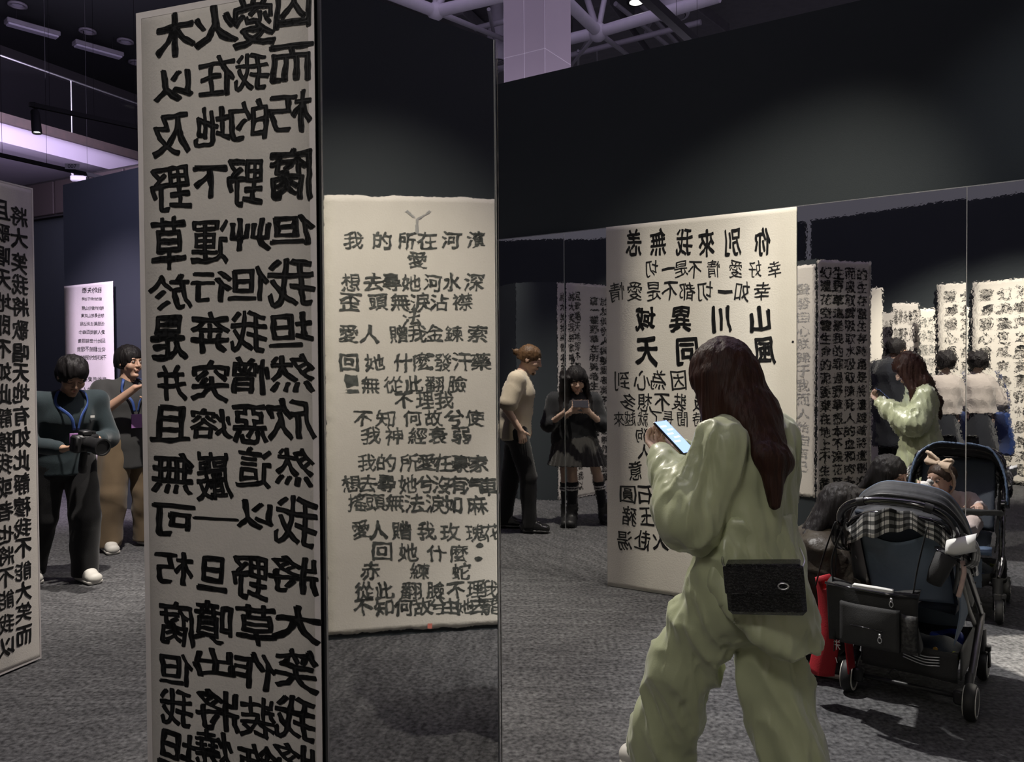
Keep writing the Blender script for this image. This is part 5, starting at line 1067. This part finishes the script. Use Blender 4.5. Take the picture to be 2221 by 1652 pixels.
facebits(f, J['head'], R)
G = GJ(J, hipR); gshirt(f, G, MATS['blouse'], hemz=.895, sleeve=(1.9, 1.9), name='puff_sleeved_blouse', ta=.16, tb_=.13, slr=(.052, .088, .05), vox=.010, fold=.009)
v = garment((-.3, -.25, .03), (.3, .28, .98), .011); v.ecap((0, .01, .0), (0, 0, .55), (.195, .17), (.17, .15), (1, 0, 0), .0); v.ecap((0, 0, .55), (0, 0, 1.0), (.17, .125), (.16, .11), (1, 0, 0), .03); v.cut((0, 0, .07), (0, 0, -1)); v.cut((0, 0, .95), (0, 0, 1)); V, Q = v.surf(); V = folds(V, Q, ((.010, (9, 9, .8), True, 0),)); f.out('long_skirt', V, Q, MATS['navy_skirt'])
for a, b in (('aL', 'tL'), ('aR', 'tR')): shoe(f, J[a], J[b], MATS['shoe_black'], MATS['shoe_black'])
hc = J['head'].copy()
def fn(v, hc=hc, R=R): hairshell(v, hc, R, 1., .030, face=(0, .125, -.050), fr=(.062, .062, .085), low=-.065); v.ell(hc + A3(0, -.05, .04), (.11, .10, .09), None, .02)
hairobj(f, fn, hc - .2, hc + .2, hc, MATS['hair_black'], .007, .012, 34, 34)
tb0 = f.root.location.copy(); rr_ = f.root.rotation_euler[2]
t = empty('tote_bag', tuple(tb0), rr_, 'deep blue tote bag on the shoulder of the woman in the white blouse, mirrored', 'bag')
MX = -1
mm_ = MB().sheet(lambda u, v_: (MX * (.235 + .02 * math.sin(v_ * 5) + (u - .5) * .03 - .035 * math.sin(math.pi * u)), -.10 + (u - .5) * -.02 - (u - .5) * .34 + .06, .46 + v_ * .46), 14, 16, .05); mm_.build('bag_body', MATS['blue_tote'], t, True)
for dy in (-.12, .06): MB().tube(curve_pts([A3(MX * .235, -.02 + dy * 1.3, .90), A3(MX * .235, -.03 + dy, 1.12), A3(MX * .19, dy * .3, 1.345)]), [(.012, .004)] * 17, 8).build('strap', MATS['blue_tote'], t, True)
# ------------------------------------------------------------------ stroller, baby, kneeling woman
HD = A3(.616, .788, 0); HD /= np.linalg.norm(HD); RT = A3(HD[1], -HD[0], 0); SO = A3(1.818, 3.492, 0); SRZ = math.atan2(-HD[0], HD[1])
def SL(x, y, z): return SO + RT * x + HD * y + ZU * z
mat('tyre_rubber', (.012, .012, .012), .6); mat('wheel_ring', (.80, .78, .70), .4); mat('stroller_fabric', (.022, .022, .022), .75, n=(30, .8, (.032, .032, .032)), bump=(300, .001)); mat('canopy_fabric', (.035, .037, .042), .7, bump=(12, .006))
mat('navy_fabric', (.016, .024, .038), .75, bump=(200, .001)); mat('denim', (.15, .20, .27), .8, n=(7, .7, (.22, .27, .34)), bump=(60, .002)); mat('gloss_black', (.008, .008, .009), .12, spec=.8, coat=.6); mat('blue_piping', (.10, .15, .24), .6)
mat('red_canvas', (.42, .012, .022), .7, n=(20, .8, (.34, .010, .018)), bump=(200, .001)); mat('white_paper', (.82, .82, .79), .7); mat('pink_plush', (.75, .55, .48), .9, bump=(160, .003)); mat('royal_blue', (.012, .04, .30), .6); mat('lime', (.55, .62, .06), .6)
mat('white_print', (.75, .70, .68), .6); mat('frame_metal', (.16, .155, .15), .32, metal=.9); mat('pale_strap', (.38, .37, .33), .6)
M_PLAID = bpy.data.materials.new('plaid_cloth'); M_PLAID.use_nodes = True; nt = M_PLAID.node_tree; b = nt.nodes['Principled BSDF']; b.inputs['Roughness'].default_value = .85
tc = nt.nodes.new('ShaderNodeTexCoord'); sx = nt.nodes.new('ShaderNodeSeparateXYZ'); nt.links.new(tc.outputs['UV'], sx.inputs[0])
def _mth(op, a, bv=None):
    n = nt.nodes.new('ShaderNodeMath'); n.operation = op
    (nt.links.new(a, n.inputs[0]) if not isinstance(a, float) else setattr(n.inputs[0], 'default_value', a))
    if bv is not None: (nt.links.new(bv, n.inputs[1]) if not isinstance(bv, float) else setattr(n.inputs[1], 'default_value', bv))
    return n.outputs[0]
def _band(s, f, w): return _mth('GREATER_THAN', _mth('FRACT', _mth('MULTIPLY', s, f)), w)
pb = _mth('MULTIPLY', _mth('ADD', _band(sx.outputs[0], 9., .5), _band(sx.outputs[1], 3., .5)), .5)
ln = _mth('MULTIPLY', _mth('LESS_THAN', _mth('FRACT', _mth('MULTIPLY', sx.outputs[0], 27.)), .12), .6)
rp = nt.nodes.new('ShaderNodeValToRGB'); rp.color_ramp.interpolation = 'CONSTANT'; e = rp.color_ramp.elements; e[0].color = (.012, .012, .012, 1); e[1].position = .4; e[1].color = (.14, .14, .135, 1); q = e.new(.8); q.color = (.72, .70, .66, 1)
nt.links.new(_mth('SUBTRACT', pb, ln), rp.inputs[0]); nt.links.new(rp.outputs[0], b.inputs['Base Color'])
S = empty('stroller', tuple(SO), SRZ, 'black folding baby stroller seen from behind, loaded with bags', 'stroller')
def sb(mbq, name, m, par=S, smooth=False): return mbq.build(name, MATS[m] if isinstance(m, str) else m, par, smooth)
for (x, y, r, w, nm) in ((.235, -.24, .073, .021, 'rear_wheel'), (-.235, -.24, .073, .021, 'rear_wheel'), (.215, .27, .066, .019, 'front_wheel'), (-.215, .27, .066, .019, 'front_wheel')):
    wh = sb(MB().lathe((x, y, r), (1, 0, 0), [(-w, r * .80), (-w * .9, r * .93), (-w * .5, r), (w * .5, r), (w * .9, r * .93), (w, r * .80)], 32), nm, 'tyre_rubber', smooth='auto')
    for sg in (-1, 1):
        sb(MB().lathe((x + sg * w, y, r), (sg, 0, 0), [(0, r * .80), (.0015, r * .79)], 32), 'hub_disc', 'camera_black', wh, 'auto')
        sb(MB().lathe((x + sg * (w + .0005), y, r), (sg, 0, 0), [(0, r * .84), (.0026, r * .84), (.0026, r * .70), (0, r * .70)], 36), 'white_ring', 'wheel_ring', wh, 'auto')
        if 'front' in nm: sb(MB().lathe((x + sg * (w + .001), y, r), (sg, 0, 0), [(0, .012), (.006, .010)], 12), 'axle_cap', 'gloss_black', wh, 'auto')
for sg in (-1, 1):
    m = MB().obox((sg * .205, .262, .135), (.022, 0, 0), (0, .02, 0), (0, 0, .03), .008).tube([(sg * .205, .255, .14), (sg * .205, .245, .24)], .026, 14)
    for q in (-1, 1): m.tube([(sg * .213 + q * .027, .255, .14), (sg * .215 + q * .027, .27, .066)], [(.014, .006)] * 2, 8)
    m.obox((sg * .214, .26, .148), (.034, 0, 0), (0, .016, 0), (0, 0, .012), .004)
    sb(m, 'caster_fork', 'camera_black', smooth='auto')
    fr = sb(MB().tube(curve_pts([(sg * .205, -.46, .80), (sg * .213, -.34, .70), (sg * .22, -.12, .53), (sg * .225, .08, .375), (sg * .222, .17, .30), (sg * .208, .235, .24)], 8), [(.010, .016)] * 41, 10), 'side_rail', 'frame_metal', smooth=True)
    for k in (.2, .5, .8):
        p = A3(sg * .236, -.40 + .55 * k, .75 - .43 * k); sb(MB().lathe(p - A3(sg * .004, 0, 0), (sg, 0, 0), [(0, .005), (.005, .004)], 8), 'rivet', 'camera_black', fr, 'auto')
    sb(MB().tube(curve_pts([(sg * .225, .13, .34), (sg * .228, .04, .30), (sg * .228, -.12, .19), (sg * .222, -.235, .105)], 8), [(.015, .010)] * 25, 10), 'rear_leg', 'frame_metal', smooth=True)
    sb(MB().tube([(sg * .222, -.16, .155), (sg * .221, -.225, .11)], .018, 12).obox((sg * .195, -.24, .085), (.022, 0, 0), (0, .022, 0), (0, 0, .03), .008), 'brake_housing', 'camera_black', smooth='auto')
    sb(MB().tube([(sg * .20, -.30, .62), (sg * .205, -.10, .42), (sg * .21, .06, .30)], [(.008, .013)] * 3, 8), 'strut', 'pale_strap', smooth=True)
    sb(MB().lathe((sg * .205, -.14, .60), (sg, 0, 0), [(0, .034), (.02, .034), (.026, .026)], 20), 'canopy_hinge', 'gloss_black', smooth='auto')
sb(MB().tube([(-.2, -.24, .085), (.2, -.24, .085)], .010, 8), 'rear_axle', 'camera_black', smooth=True)
# handle and canopy
def arch(hw, z0, z1, y0, y1, n=28, p=2.6):
    out = []
    for i in range(n + 1):
        a = math.pi * i / n; c_, s_ = math.cos(a), math.sin(a)
        out.append(A3(-hw * math.copysign(abs(c_) ** (2 / p), c_), y0 + (y1 - y0) * abs(s_) ** .8, z0 + (z1 - z0) * abs(s_) ** (2 / p)))
    return out
hb_ = sb(MB().tube(arch(.212, .78, .905, -.45, -.52), .0165, 14), 'handle_bar', 'gloss_black', smooth=True)
for k in (9, 18):
    P_ = arch(.212, .78, .905, -.45, -.52); u_ = P_[k + 1] - P_[k]; sb(MB().lathe(P_[k], u_, [(0, .019), (.03, .019)], 14), 'grip_joint', 'camera_black', hb_, 'auto')
def can(u, v):
    ph = math.radians(18 + 30 * v); a = math.pi * u; c_, s_ = math.cos(a), math.sin(a); r_ = .385 * s_ ** .82 + .0
    w = .238 * math.copysign(abs(c_) ** .62, c_); wob = .006 * math.sin(v * 9 * math.pi) * s_ + .004 * math.sin(u * 31) * s_
    return (-w, -.15 - math.sin(ph) * (r_ + wob), .58 + math.cos(ph) * (r_ + wob))
cn = sb(MB().sheet(can, 40, 18, .004), 'canopy', 'canopy_fabric', smooth=True)
sb(MB().tube([can(i / 40, 0) for i in range(41)], .007, 8), 'front_rim', 'blue_piping', cn, True)
sb(MB().tube([can(i / 40, .52) for i in range(41)], .010, 8), 'canopy_bow', 'camera_black', cn, True)
sb(MB().tube([can(i / 40, 1) for i in range(41)], .0135, 10), 'rear_rim', 'gloss_black', cn, True)
# plaid cloth gathered over the top of the backrest
def plaid(u, v): 
    x = -.235 + .47 * u; sg = (u - .5) * 2
    return (x, -.455 - .02 * math.sin(u * 21) * .4 + .16 * abs(sg) ** 4, .865 - .16 * abs(sg) ** 2.2 - v * (.085 - .02 * math.cos(u * 9)) + .006 * math.sin(u * 33))
m = MB(); m.sheet(plaid, 48, 6, .003); o = sb(m, 'plaid_cloth', M_PLAID, smooth=True)
uvl = o.data.uv_layers.new(name='UVMap'); nv = 49 * 7
for lp in o.data.loops:
    i = lp.vertex_index % nv; uvl.data[lp.index].uv = ((i % 49) / 48, (i // 49) / 6)
for sg in (-1, 1): 
    o = sb(MB().sheet(lambda u, v: (sg * (.232 + .03 * math.sin(math.pi * v)), -.42 + .20 * u, .79 - .13 * v - .05 * u + .01 * math.sin(7 * v)), 8, 8, .003), 'plaid_flap', M_PLAID, smooth=True); uvl = o.data.uv_layers.new(name='UVMap')
    for lp in o.data.loops: i = lp.vertex_index % 81; uvl.data[lp.index].uv = ((i % 9) / 24, (i // 9) / 8)
# seat
def back(u, v): return (-.172 + .344 * u, -.40 + .27 * v - .035 * math.sin(math.pi * u), .83 - .40 * v)
bk = sb(MB().sheet(back, 16, 16, -.018), 'backrest', 'navy_fabric', smooth=True)
sb(MB().sheet(lambda u, v: (lambda p: (p[0] * .93, p[1] - .012 - .010 * math.sin(u * 7 + 4 * v) * math.sin(math.pi * v), p[2]))(back(u, .20 + .10 * math.sin(u * 4.2) * (1 - v) + .78 * v)), 24, 20, -.004), 'denim_cover', 'denim', bk, True)
sb(MB().sheet(lambda u, v: (-.165 + .33 * u, -.13 + .36 * v, .425 + .012 * math.sin(math.pi * u) - .03 * v * v), 10, 10, .04), 'seat_pad', 'navy_fabric', smooth=True)
sb(MB().sheet(lambda u, v: (-.175 + .35 * u, .23 + .05 * math.sin(v * 3.1), .41 - .05 * v), 10, 6, .02), 'seat_front', 'blue_piping', smooth=True)
sb(MB().sheet(lambda u, v: (-.13 + .26 * u, .245 + .02 * v, .34 - .16 * v), 8, 8, .015), 'leg_rest', 'denim', smooth=True)
for sg in (-1, 1): sb(MB().sheet(lambda u, v: (sg * (.185 + .012 * math.sin(3.1 * v)), -.36 + .50 * u, .76 - .28 * u - (.22 - .1 * u) * v), 12, 8, .004), 'side_panel', 'stroller_fabric', smooth=True)
sb(MB().sheet(lambda u, v: (.19 + .012 * math.sin(4 * v), -.30 + .22 * u, .58 - .10 * u - .27 * v * (1 - .45 * u)), 10, 12, .004), 'denim_drape', 'denim', smooth=True)
bb = sb(MB().tube(curve_pts([(-.205, -.06, .55), (-.20, .10, .585), (-.12, .225, .60), (0, .255, .605), (.12, .225, .60), (.20, .10, .585), (.205, -.06, .55)], 8), .017, 12), 'bumper_bar', 'stroller_fabric', smooth=True)
# basket
def bsk(u, v): return (-.185 + .37 * u, -.21 + .40 * v, .155 + .10 * max(abs(u - .5) * 2, abs(v - .5) * 2) ** 6 - .02 * math.sin(math.pi * u))
bs = sb(MB().sheet(bsk, 18, 18, .004), 'under_basket', 'stroller_fabric', smooth=True)
sb(MB().sheet(lambda u, v: (-.185 + .37 * u, -.215 - .006 * math.sin(8 * u), .25 - .12 * v), 12, 5, .004), 'basket_back', 'stroller_fabric', bs, True)
for sg in (-1, 1): sb(MB().sheet(lambda u, v: (sg * .192, -.21 + .40 * u, .27 - .13 * v), 10, 5, .004), 'basket_side', 'stroller_fabric', bs, True)
sb(MB().tube([A3(-.055 + .018 * math.cos(a), -.222, .115 + .018 * math.sin(a)) for a in np.arange(12) * .5236], .003, 6, closed=True), 'pull_ring', 'camera_black', bs, True)
for k in range(4): sb(MB().tube(curve_pts([(-.02, -.226, .235 - k * .012), (.06, -.232, .220 - k * .012), (.12, -.226, .225 - k * .012)]), .0025, 6), 'shiny_trim', M_STEEL, bs, True)
# things carried by the stroller
def thing_at(name, lab, cat, x, y, z, group=None): return empty(name, tuple(SL(x, y, z)), SRZ, lab, cat, group)
t = thing_at('organizer_bag', 'black zipped organiser bag hanging on the back of the stroller', 'bag', -.075, -.50, .55)
mm = MB().sheet(lambda u, v: (-.17 + .34 * u, -.045 - .030 * math.sin(math.pi * u) * math.sin(math.pi * min(v * 1.1, 1)) + .04 * v, .0 - .245 * v + .004 * math.sin(9 * u)), 20, 14, -.07); mm.build('bag_body', MATS['stroller_fabric'], t, True)
MB().sheet(lambda u, v: (-.105 + .22 * u, -.088 - .022 * math.sin(math.pi * u) * math.sin(math.pi * v), -.055 - .165 * v), 14, 10, -.018).build('front_pocket', MATS['stroller_fabric'], t, True)
MB().sheet(lambda u, v: (.115 + .06 * u, -.075 - .018 * math.sin(math.pi * u) * math.sin(math.pi * v), -.07 - .15 * v), 8, 8, -.012).build('mesh_pocket', mat('mesh_net', (.05, .048, .045), .6, n=(90, .2, (.012, .012, .012))), t, True)
MB().tube([(-.172, -.050, 0), (-.06, -.072, .0), (.06, -.072, -.002), (.172, -.050, 0)], .006, 8).build('top_zip', MATS['gloss_black'], t, True)
MB().tube([(-.06, -.108, -.135), (.06, -.110, -.14)], .003, 6).build('pocket_zip', MATS['gloss_black'], t, True)
for p in ((.085, -.082, -.018), (.052, -.118, -.155)):
    MB().obox(p, (.005, 0, 0), (0, .002, 0), (0, 0, .007), .002).tube([A3(*p) + A3(.007 * math.cos(a), -.001, -.018 + .011 * math.sin(a)) for a in np.arange(10) * .628], .002, 6, closed=True).build('zip_puller', M_STEEL, t, True)
MB().obox((.01, -.045, .006), (.075, 0, 0), (0, .012, 0), (0, 0, .008), .003).build('snack_wrapper', MATS['white_paper'], t, False)
for sg in (-1, 1): MB().tube(curve_pts([(sg * .15, -.02, .0), (sg * .16, .01, .10), (sg * .15 + .04, .03, .26)]), [(.012, .002)] * 17, 8).build('hanging_strap', MATS['stroller_fabric'], t, True)
t = thing_at('tote_bag', 'red canvas tote bag hanging on the left side of the stroller', 'bag', -.275, -.44, .52)
MB().sheet(lambda u, v: ((-.055 + .11 * u) * (.75 + .25 * v) + .02 * math.sin(v * 4), -.02 - .035 * math.sin(math.pi * u) * (.4 + .6 * v), -.385 * v + .022 * math.cos(u * 6.2) * (1 - v)), 14, 20, -.08).build('bag_body', MATS['red_canvas'], t, True)
MB().sheet(lambda u, v: (.060 + .035 * v - .008 * math.sin(3 * u), -.03 + .10 * u, -.02 - .34 * v), 8, 14, .006).build('side_gusset', MATS['red_canvas'], t, True)
for sg in (-1, 1): MB().tube(curve_pts([(sg * .03, -.02 + sg * .03, -.01), (sg * .025 + .02, -.02, .12), (.045, -.03, .27)]), [(.010, .002)] * 17, 8).build('strap', MATS['stroller_fabric'], t, True)
MB().tube(curve_pts([(.04, -.06, .08), (.055, -.065, -.1), (.052, -.07, -.26)]), [(.008, .002)] * 17, 6).build('dangling_strap', MATS['stroller_fabric'], t, True)
pr = MB()
for a, b2 in (((-.012, .010), (.012, .012)), ((-.012, -.002), (.014, 0)), ((0, .02), (-.002, -.022)), ((-.010, .018), (-.006, .012)), ((.011, .02), (.007, .013)), ((0, 0), (.013, -.018)), ((-.004, -.055), (.002, -.075))):
    pr.tube([(.071 - .008 + a[0], -.072, -.23 + a[1]), (.071 - .008 + b2[0], -.072, -.23 + b2[1])], .0018, 5)
pr.build('white_print', MATS['white_print'], t)
t = thing_at('cup_sleeve', 'black side pocket holding a roll of white tissue on the stroller handle', 'pouch', .165, -.475, .66)
MB().tube([(-.025, 0, -.065), (-.01, 0, -.02), (.02, 0, .06)], [(.030, .028), (.042, .036), (.046, .038)], 18).build('pouch_body', MATS['stroller_fabric'], t, True)
MB().tube([A3(.021, 0, .062) + A3(.044 * math.cos(a), .037 * math.sin(a), -.014 * math.cos(a)) for a in np.arange(18) * .349], .003, 6, closed=True).build('rim', MATS['gloss_black'], t, True)
t = thing_at('tissue_roll', 'white paper roll sticking out of the pouch at the right of the stroller handle', 'paper', .228, -.475, .735)
MB().sheet(lambda u, v: (-.045 + .10 * v, .034 * math.cos(u * 4.6 + .6), .034 * math.sin(u * 4.6 + .6) + .038 * v), 16, 4, .002).build('paper_sheet', MATS['white_paper'], t, True)
t = thing_at('plush_strap', 'pale pink fluffy strap dangling from the right rail of the stroller', 'strap', .225, -.40, .68)
MB().tube(curve_pts([(0, 0, 0), (.008, -.01, -.04), (.0, -.015, -.09), (-.012, -.005, -.14)]), .009, 10).build('strap', MATS['pink_plush'], t, True)
t = thing_at('nappy_bag', 'navy bag with a lime tag in the basket under the stroller', 'bag', .06, -.03, .21)
MB().sheet(lambda u, v: (-.12 + .24 * u, -.12 + .20 * v, .045 * math.sin(math.pi * u) ** .5 * math.sin(math.pi * v) ** .5 + .008 * math.sin(11 * u)), 14, 14, .04).build('bag_body', MATS['royal_blue'] if False else MATS['navy_fabric'], t, True)
MB().obox((.105, -.11, .0), (.012, 0, 0), (0, .004, 0), (0, 0, .024), .003).build('lime_tag', MATS['lime'], t); MB().lathe((.03, -.115, .02), (0, -1, .2), [(0, .010), (.003, .009)], 12).build('round_badge', mat('brass', (.5, .3, .08), .4, 1.), t, 'auto')
t = MB().tube([A3(.055 * math.cos(a), .04 * math.sin(a), .012 * math.sin(2 * a)) for a in np.arange(20) * .314], .016, 10, closed=True).build('blue_ring_toy', MATS['royal_blue'], None, True); t.location = SL(.09, .13, .205); t.rotation_euler = (.3, 0, SRZ); tag(t, 'bright blue soft ring lying in the front of the stroller basket', 'toy')
t = thing_at('folded_cloth', 'grey-green cloth folded in the back of the stroller basket', 'cloth', -.03, -.17, .235)
MB().sheet(lambda u, v: (-.06 + .13 * u, -.03 + .06 * v, .012 * math.sin(math.pi * u) + .004 * math.sin(9 * v)), 10, 8, .012).build('cloth_fold', mat('grey_green_cloth', (.06, .085, .085), .8), t, True)
# ---- baby
f = Fig('baby', 'baby in pale pink with a big peach bow headband, sitting in the stroller, mirrored', 'baby', tuple(SL(-.01, -.02, 0)), HD)
J = J_(pel=(0, -.06, .485), waist=(0, -.07, .54), chest=(-.005, -.06, .60), neck=(-.02, -.045, .655), head=(-.042, -.02, .735), sL=(-.075, -.045, .625), sR=(.065, -.045, .625), eL=(-.125, .035, .60), eR=(.115, .04, .585), wL=(-.135, .115, .645), wR=(.115, .155, .625),
       hL=(-.05, -.03, .475), kL=(-.085, .10, .505), kR=(.085, .10, .505), aL=(-.08, .185, .47), aR=(.08, .185, .47), tL=(-.08, .215, .50), tR=(.08, .215, .50)); hipR = A3(.05, -.03, .475)
R = headR(38, 4); JB = dict(J); JB['hR'] = R
d1 = A3(-.2, .8, .4); d2 = A3(.1, 1, -.1)
K = dict(JB); Rm = K.pop('hR'); K['hipR'] = hipR; v = Vol(np.min(list(K.values()), 0) - .12, np.max(list(K.values()), 0) + .14, .008, .0038, [(J['head'] - .11, J['head'] + .11), (J['wL'] - .03, J['wL'] + .08), (J['wR'] - .03, J['wR'] + .08)])
v.ecap(J['pel'], J['chest'], (.070, .068), (.06, .055), (1, 0, 0), .02); v.cap(J['sL'], J['sR'], .035, None, .02); v.cap(J['neck'], J['head'] + A3(0, -.01, -.03), .036, None, .015)
for q in 'LR':
    v.cap(J['s' + q], J['e' + q], .028, .026, .01); v.cap(J['e' + q], J['w' + q], .026, .017, .01); h = J['hL'] if q == 'L' else hipR; v.cap(h, J['k' + q], .045, .036, .02); v.cap(J['k' + q], J['a' + q], .036, .026, .01); v.cap(J['a' + q], J['t' + q], .024, .018, .01)
head(v, J['head'], R, .90, baby=1); hand(v, J['wL'], d1 / np.linalg.norm(d1), A3(.5, 0, -1), .7, -1, .58, rad=1.15); hand(v, J['wR'], d2 / np.linalg.norm(d2), A3(0, 0, -1), .9, 1, .58, rad=1.15)
V, Q = v.surf(); V = relax(V, Q, 1, .25); f.out('baby', V, Q, MATS['skin_baby']); facebits(f, J['head'], R, .90, baby=1, brow=MATS['hair_baby'], lips=MATS['lips'])
v = Vol(A3(-.22, -.18, .38), A3(.22, .3, .72), .0055)
v.ecap(J['pel'] - A3(0, 0, .02), J['chest'], (.092, .086), (.078, .068), (1, 0, 0), .02); v.ecap(J['chest'], J['neck'] - A3(0, 0, .012), (.084, .042), (.066, .040), (1, 0, 0), .02); v.cap(J['sL'], J['sR'], .043, None, .02)
for q in 'LR':
    h = J['hL'] if q == 'L' else hipR; v.cap(J['s' + q], J['e' + q], .040, .038, .01); v.cap(J['e' + q], J['e' + q] + (J['w' + q] - J['e' + q]) * .85, .036, .026, .01); v.cap(h, J['k' + q], .056, .048, .02); v.cap(J['k' + q], J['a' + q], .047, .036, .01); v.cap(J['a' + q], J['t' + q], .032, .026, .01)
v.ecap(J['neck'] - A3(0, 0, .03), J['neck'] + A3(0, 0, .05), (.036, .04), (.036, .04), (1, 0, 0), .004, 's')
V, Q = v.surf(); V = relax(V, Q, 1, .3); V = folds(V, Q, ((.003, (20, 20, 12), True, 0),)); f.out('romper', V, Q, MATS['baby_cloth'])
hc = J['head'].copy(); P = lambda x, y, z: hc + R @ A3(x, y, z) * 1.
def fn(v): v.ell(hc + R @ A3(0, -.012, .034), (.077, .087, .076), R, 0); v.ell(hc + R @ A3(0, .095, -.03), (.085, .075, .085), R, .01, 's'); v.cut(hc + R @ A3(0, 0, -.03), R @ A3(0, -.35, -1))
hairobj(f, fn, hc - .13, hc + .13, hc, MATS['hair_baby'], .005, .002, 70, 30)
bw = MB(); bw.tube([hc + R @ A3(.083 * math.sin(a), -.008 + .018 * math.cos(a) + .070 * max(0, math.cos(a)) * .0, .008 + .092 * math.cos(a)) for a in np.arange(28) * (2 * math.pi / 28)], [(.014, .006)] * 28, 8, closed=True); hb2 = f.mb('headband', bw, MATS['bow_cloth'])
bw = MB()
for sg in (-1, 1): bw.sheet(lambda u, v: hc + R @ A3(sg * (.008 + .085 * u), .012 + .012 * math.sin(v * 6.28) * (u * 2) ** .5, .108 + (v - .5) * (.020 + .055 * math.sin(min(u * 1.9, 1.57))) + .02 * u * (1 if sg < 0 else -.1)), 10, 10, .016)
bw.sphere(hc + R @ A3(0, .014, .106), (.017, .017, .017), 12, 8); f.mb('bow', bw, MATS['bow_cloth'])
# ---- kneeling woman
kh = RT * .93 + HD * .36
f = Fig('person', 'woman with long black hair crouching left of the stroller in a dark olive puffer jacket', 'person', tuple(SL(-.49, -.03, 0)), kh)
J = J_(pel=(0, -.06, .24), waist=(0, -.02, .37), chest=(0, .05, .50), neck=(0, .11, .635), head=(.0, .175, .755), sL=(-.17, .08, .575), sR=(.17, .06, .575), eL=(-.20, .20, .44), eR=(.22, .16, .40), wL=(-.08, .31, .66), wR=(.14, .34, .47),
       hL=(-.09, -.05, .22), kL=(-.15, .26, .34), kR=(.15, .24, .34), aL=(-.12, .05, .085), aR=(.12, .04, .085), tL=(-.13, .18, .03), tR=(.14, .17, .03)); hipR = A3(.09, -.05, .22)
R = headR(6, 8); JB = dict(J); JB['hR'] = R; d1 = A3(.15, .7, .4); d2 = A3(-.2, .8, .2)
body2(f, JB, hipR, MATS['skin_light'], vox=.012, fine=.0045, s=.93, torso=(.14, .095), head_kw=dict(fem=1), headscale=.98, hands=((J['wL'], d1 / np.linalg.norm(d1), A3(.6, 0, .5), .7, 1), (J['wR'], d2 / np.linalg.norm(d2), A3(-.8, 0, -.2), .6, 1)))
facebits(f, J['head'], R, .98, down=True)
G = GJ(J, hipR); gshirt(f, G, MATS['jacket_nylon'], hemz=.15, sleeve=(1.92, 1.92), name='puffer_jacket', ta=.21, tb_=.17, slr=(.085, .078, .052), vox=.009, fold=.010, fz=12, neck_r=.075)
gpants(f, G, MATS['black_cloth'], r=(.10, .085, .06), hip=(.15, .12), top=.32)
for a, b2 in (('aL', 'tL'), ('aR', 'tR')): shoe(f, J[a], J[b2], MATS['shoe_black'], MATS['shoe_white'])
hc = J['head'].copy()
def fn(v, hc=hc, R=R):
    P = lambda x, y, z: hc + R @ A3(x, y, z)
    hairshell(v, hc, R, .98, .014, face=(0, .112, -.050), fr=(.056, .062, .086), low=-.30)
    v.ecap(P(0, -.04, .05), A3(0, .0, .60), (.085, .115), (.065, .045), (1, 0, 0), .03); v.ecap(A3(0, .0, .60), A3(.02, -.135, .43), (.12, .11), (.055, .035), (1, 0, 0), .03); v.ecap(A3(.02, -.135, .43), A3(.03, -.19, .28), (.11, .04), (.035, .014), (1, 0, 0), .03)
    for q in (-1, 1): v.ecap(P(q * .078, .005, .03), A3(q * .095, .12, .57), (.022, .024), (.045, .03), (1, 0, 0), .02); v.ecap(A3(q * .095, .12, .57), A3(q * .11, .15, .43), (.024, .010), (.03, .012), (1, 0, 0), .02)
hairobj(f, fn, (-.2, -.28, .22), (.2, .32, .92), hc, MATS['hair_black'], .0055, .0045, 80, 6)
bpy.context.view_layer.update(); L = f.root.matrix_world; p = L @ Vector((-.035, .395, .715))
t = empty('plush_toy', tuple(p), 0, 'small white plush toy with pink ears held out to the baby, mirrored', 'toy'); mat('white_plush', (.80, .78, .76), .9, bump=(150, .003))
MB().sphere((0, 0, 0), (.042, .036, .034), 18, 12).build('plush_body', MATS['white_plush'], t, True); MB().sphere((.02, -.02, .028), (.022, .02, .02), 14, 10).build('plush_head', MATS['white_plush'], t, True)
for sg in (-1, 1): MB().tube([A3(.02 + sg * .01, -.02, .042), A3(.02 + sg * .014, -.02, .062)], [.006, .003], 8).build('ear', MATS['pink_plush'], t, True)
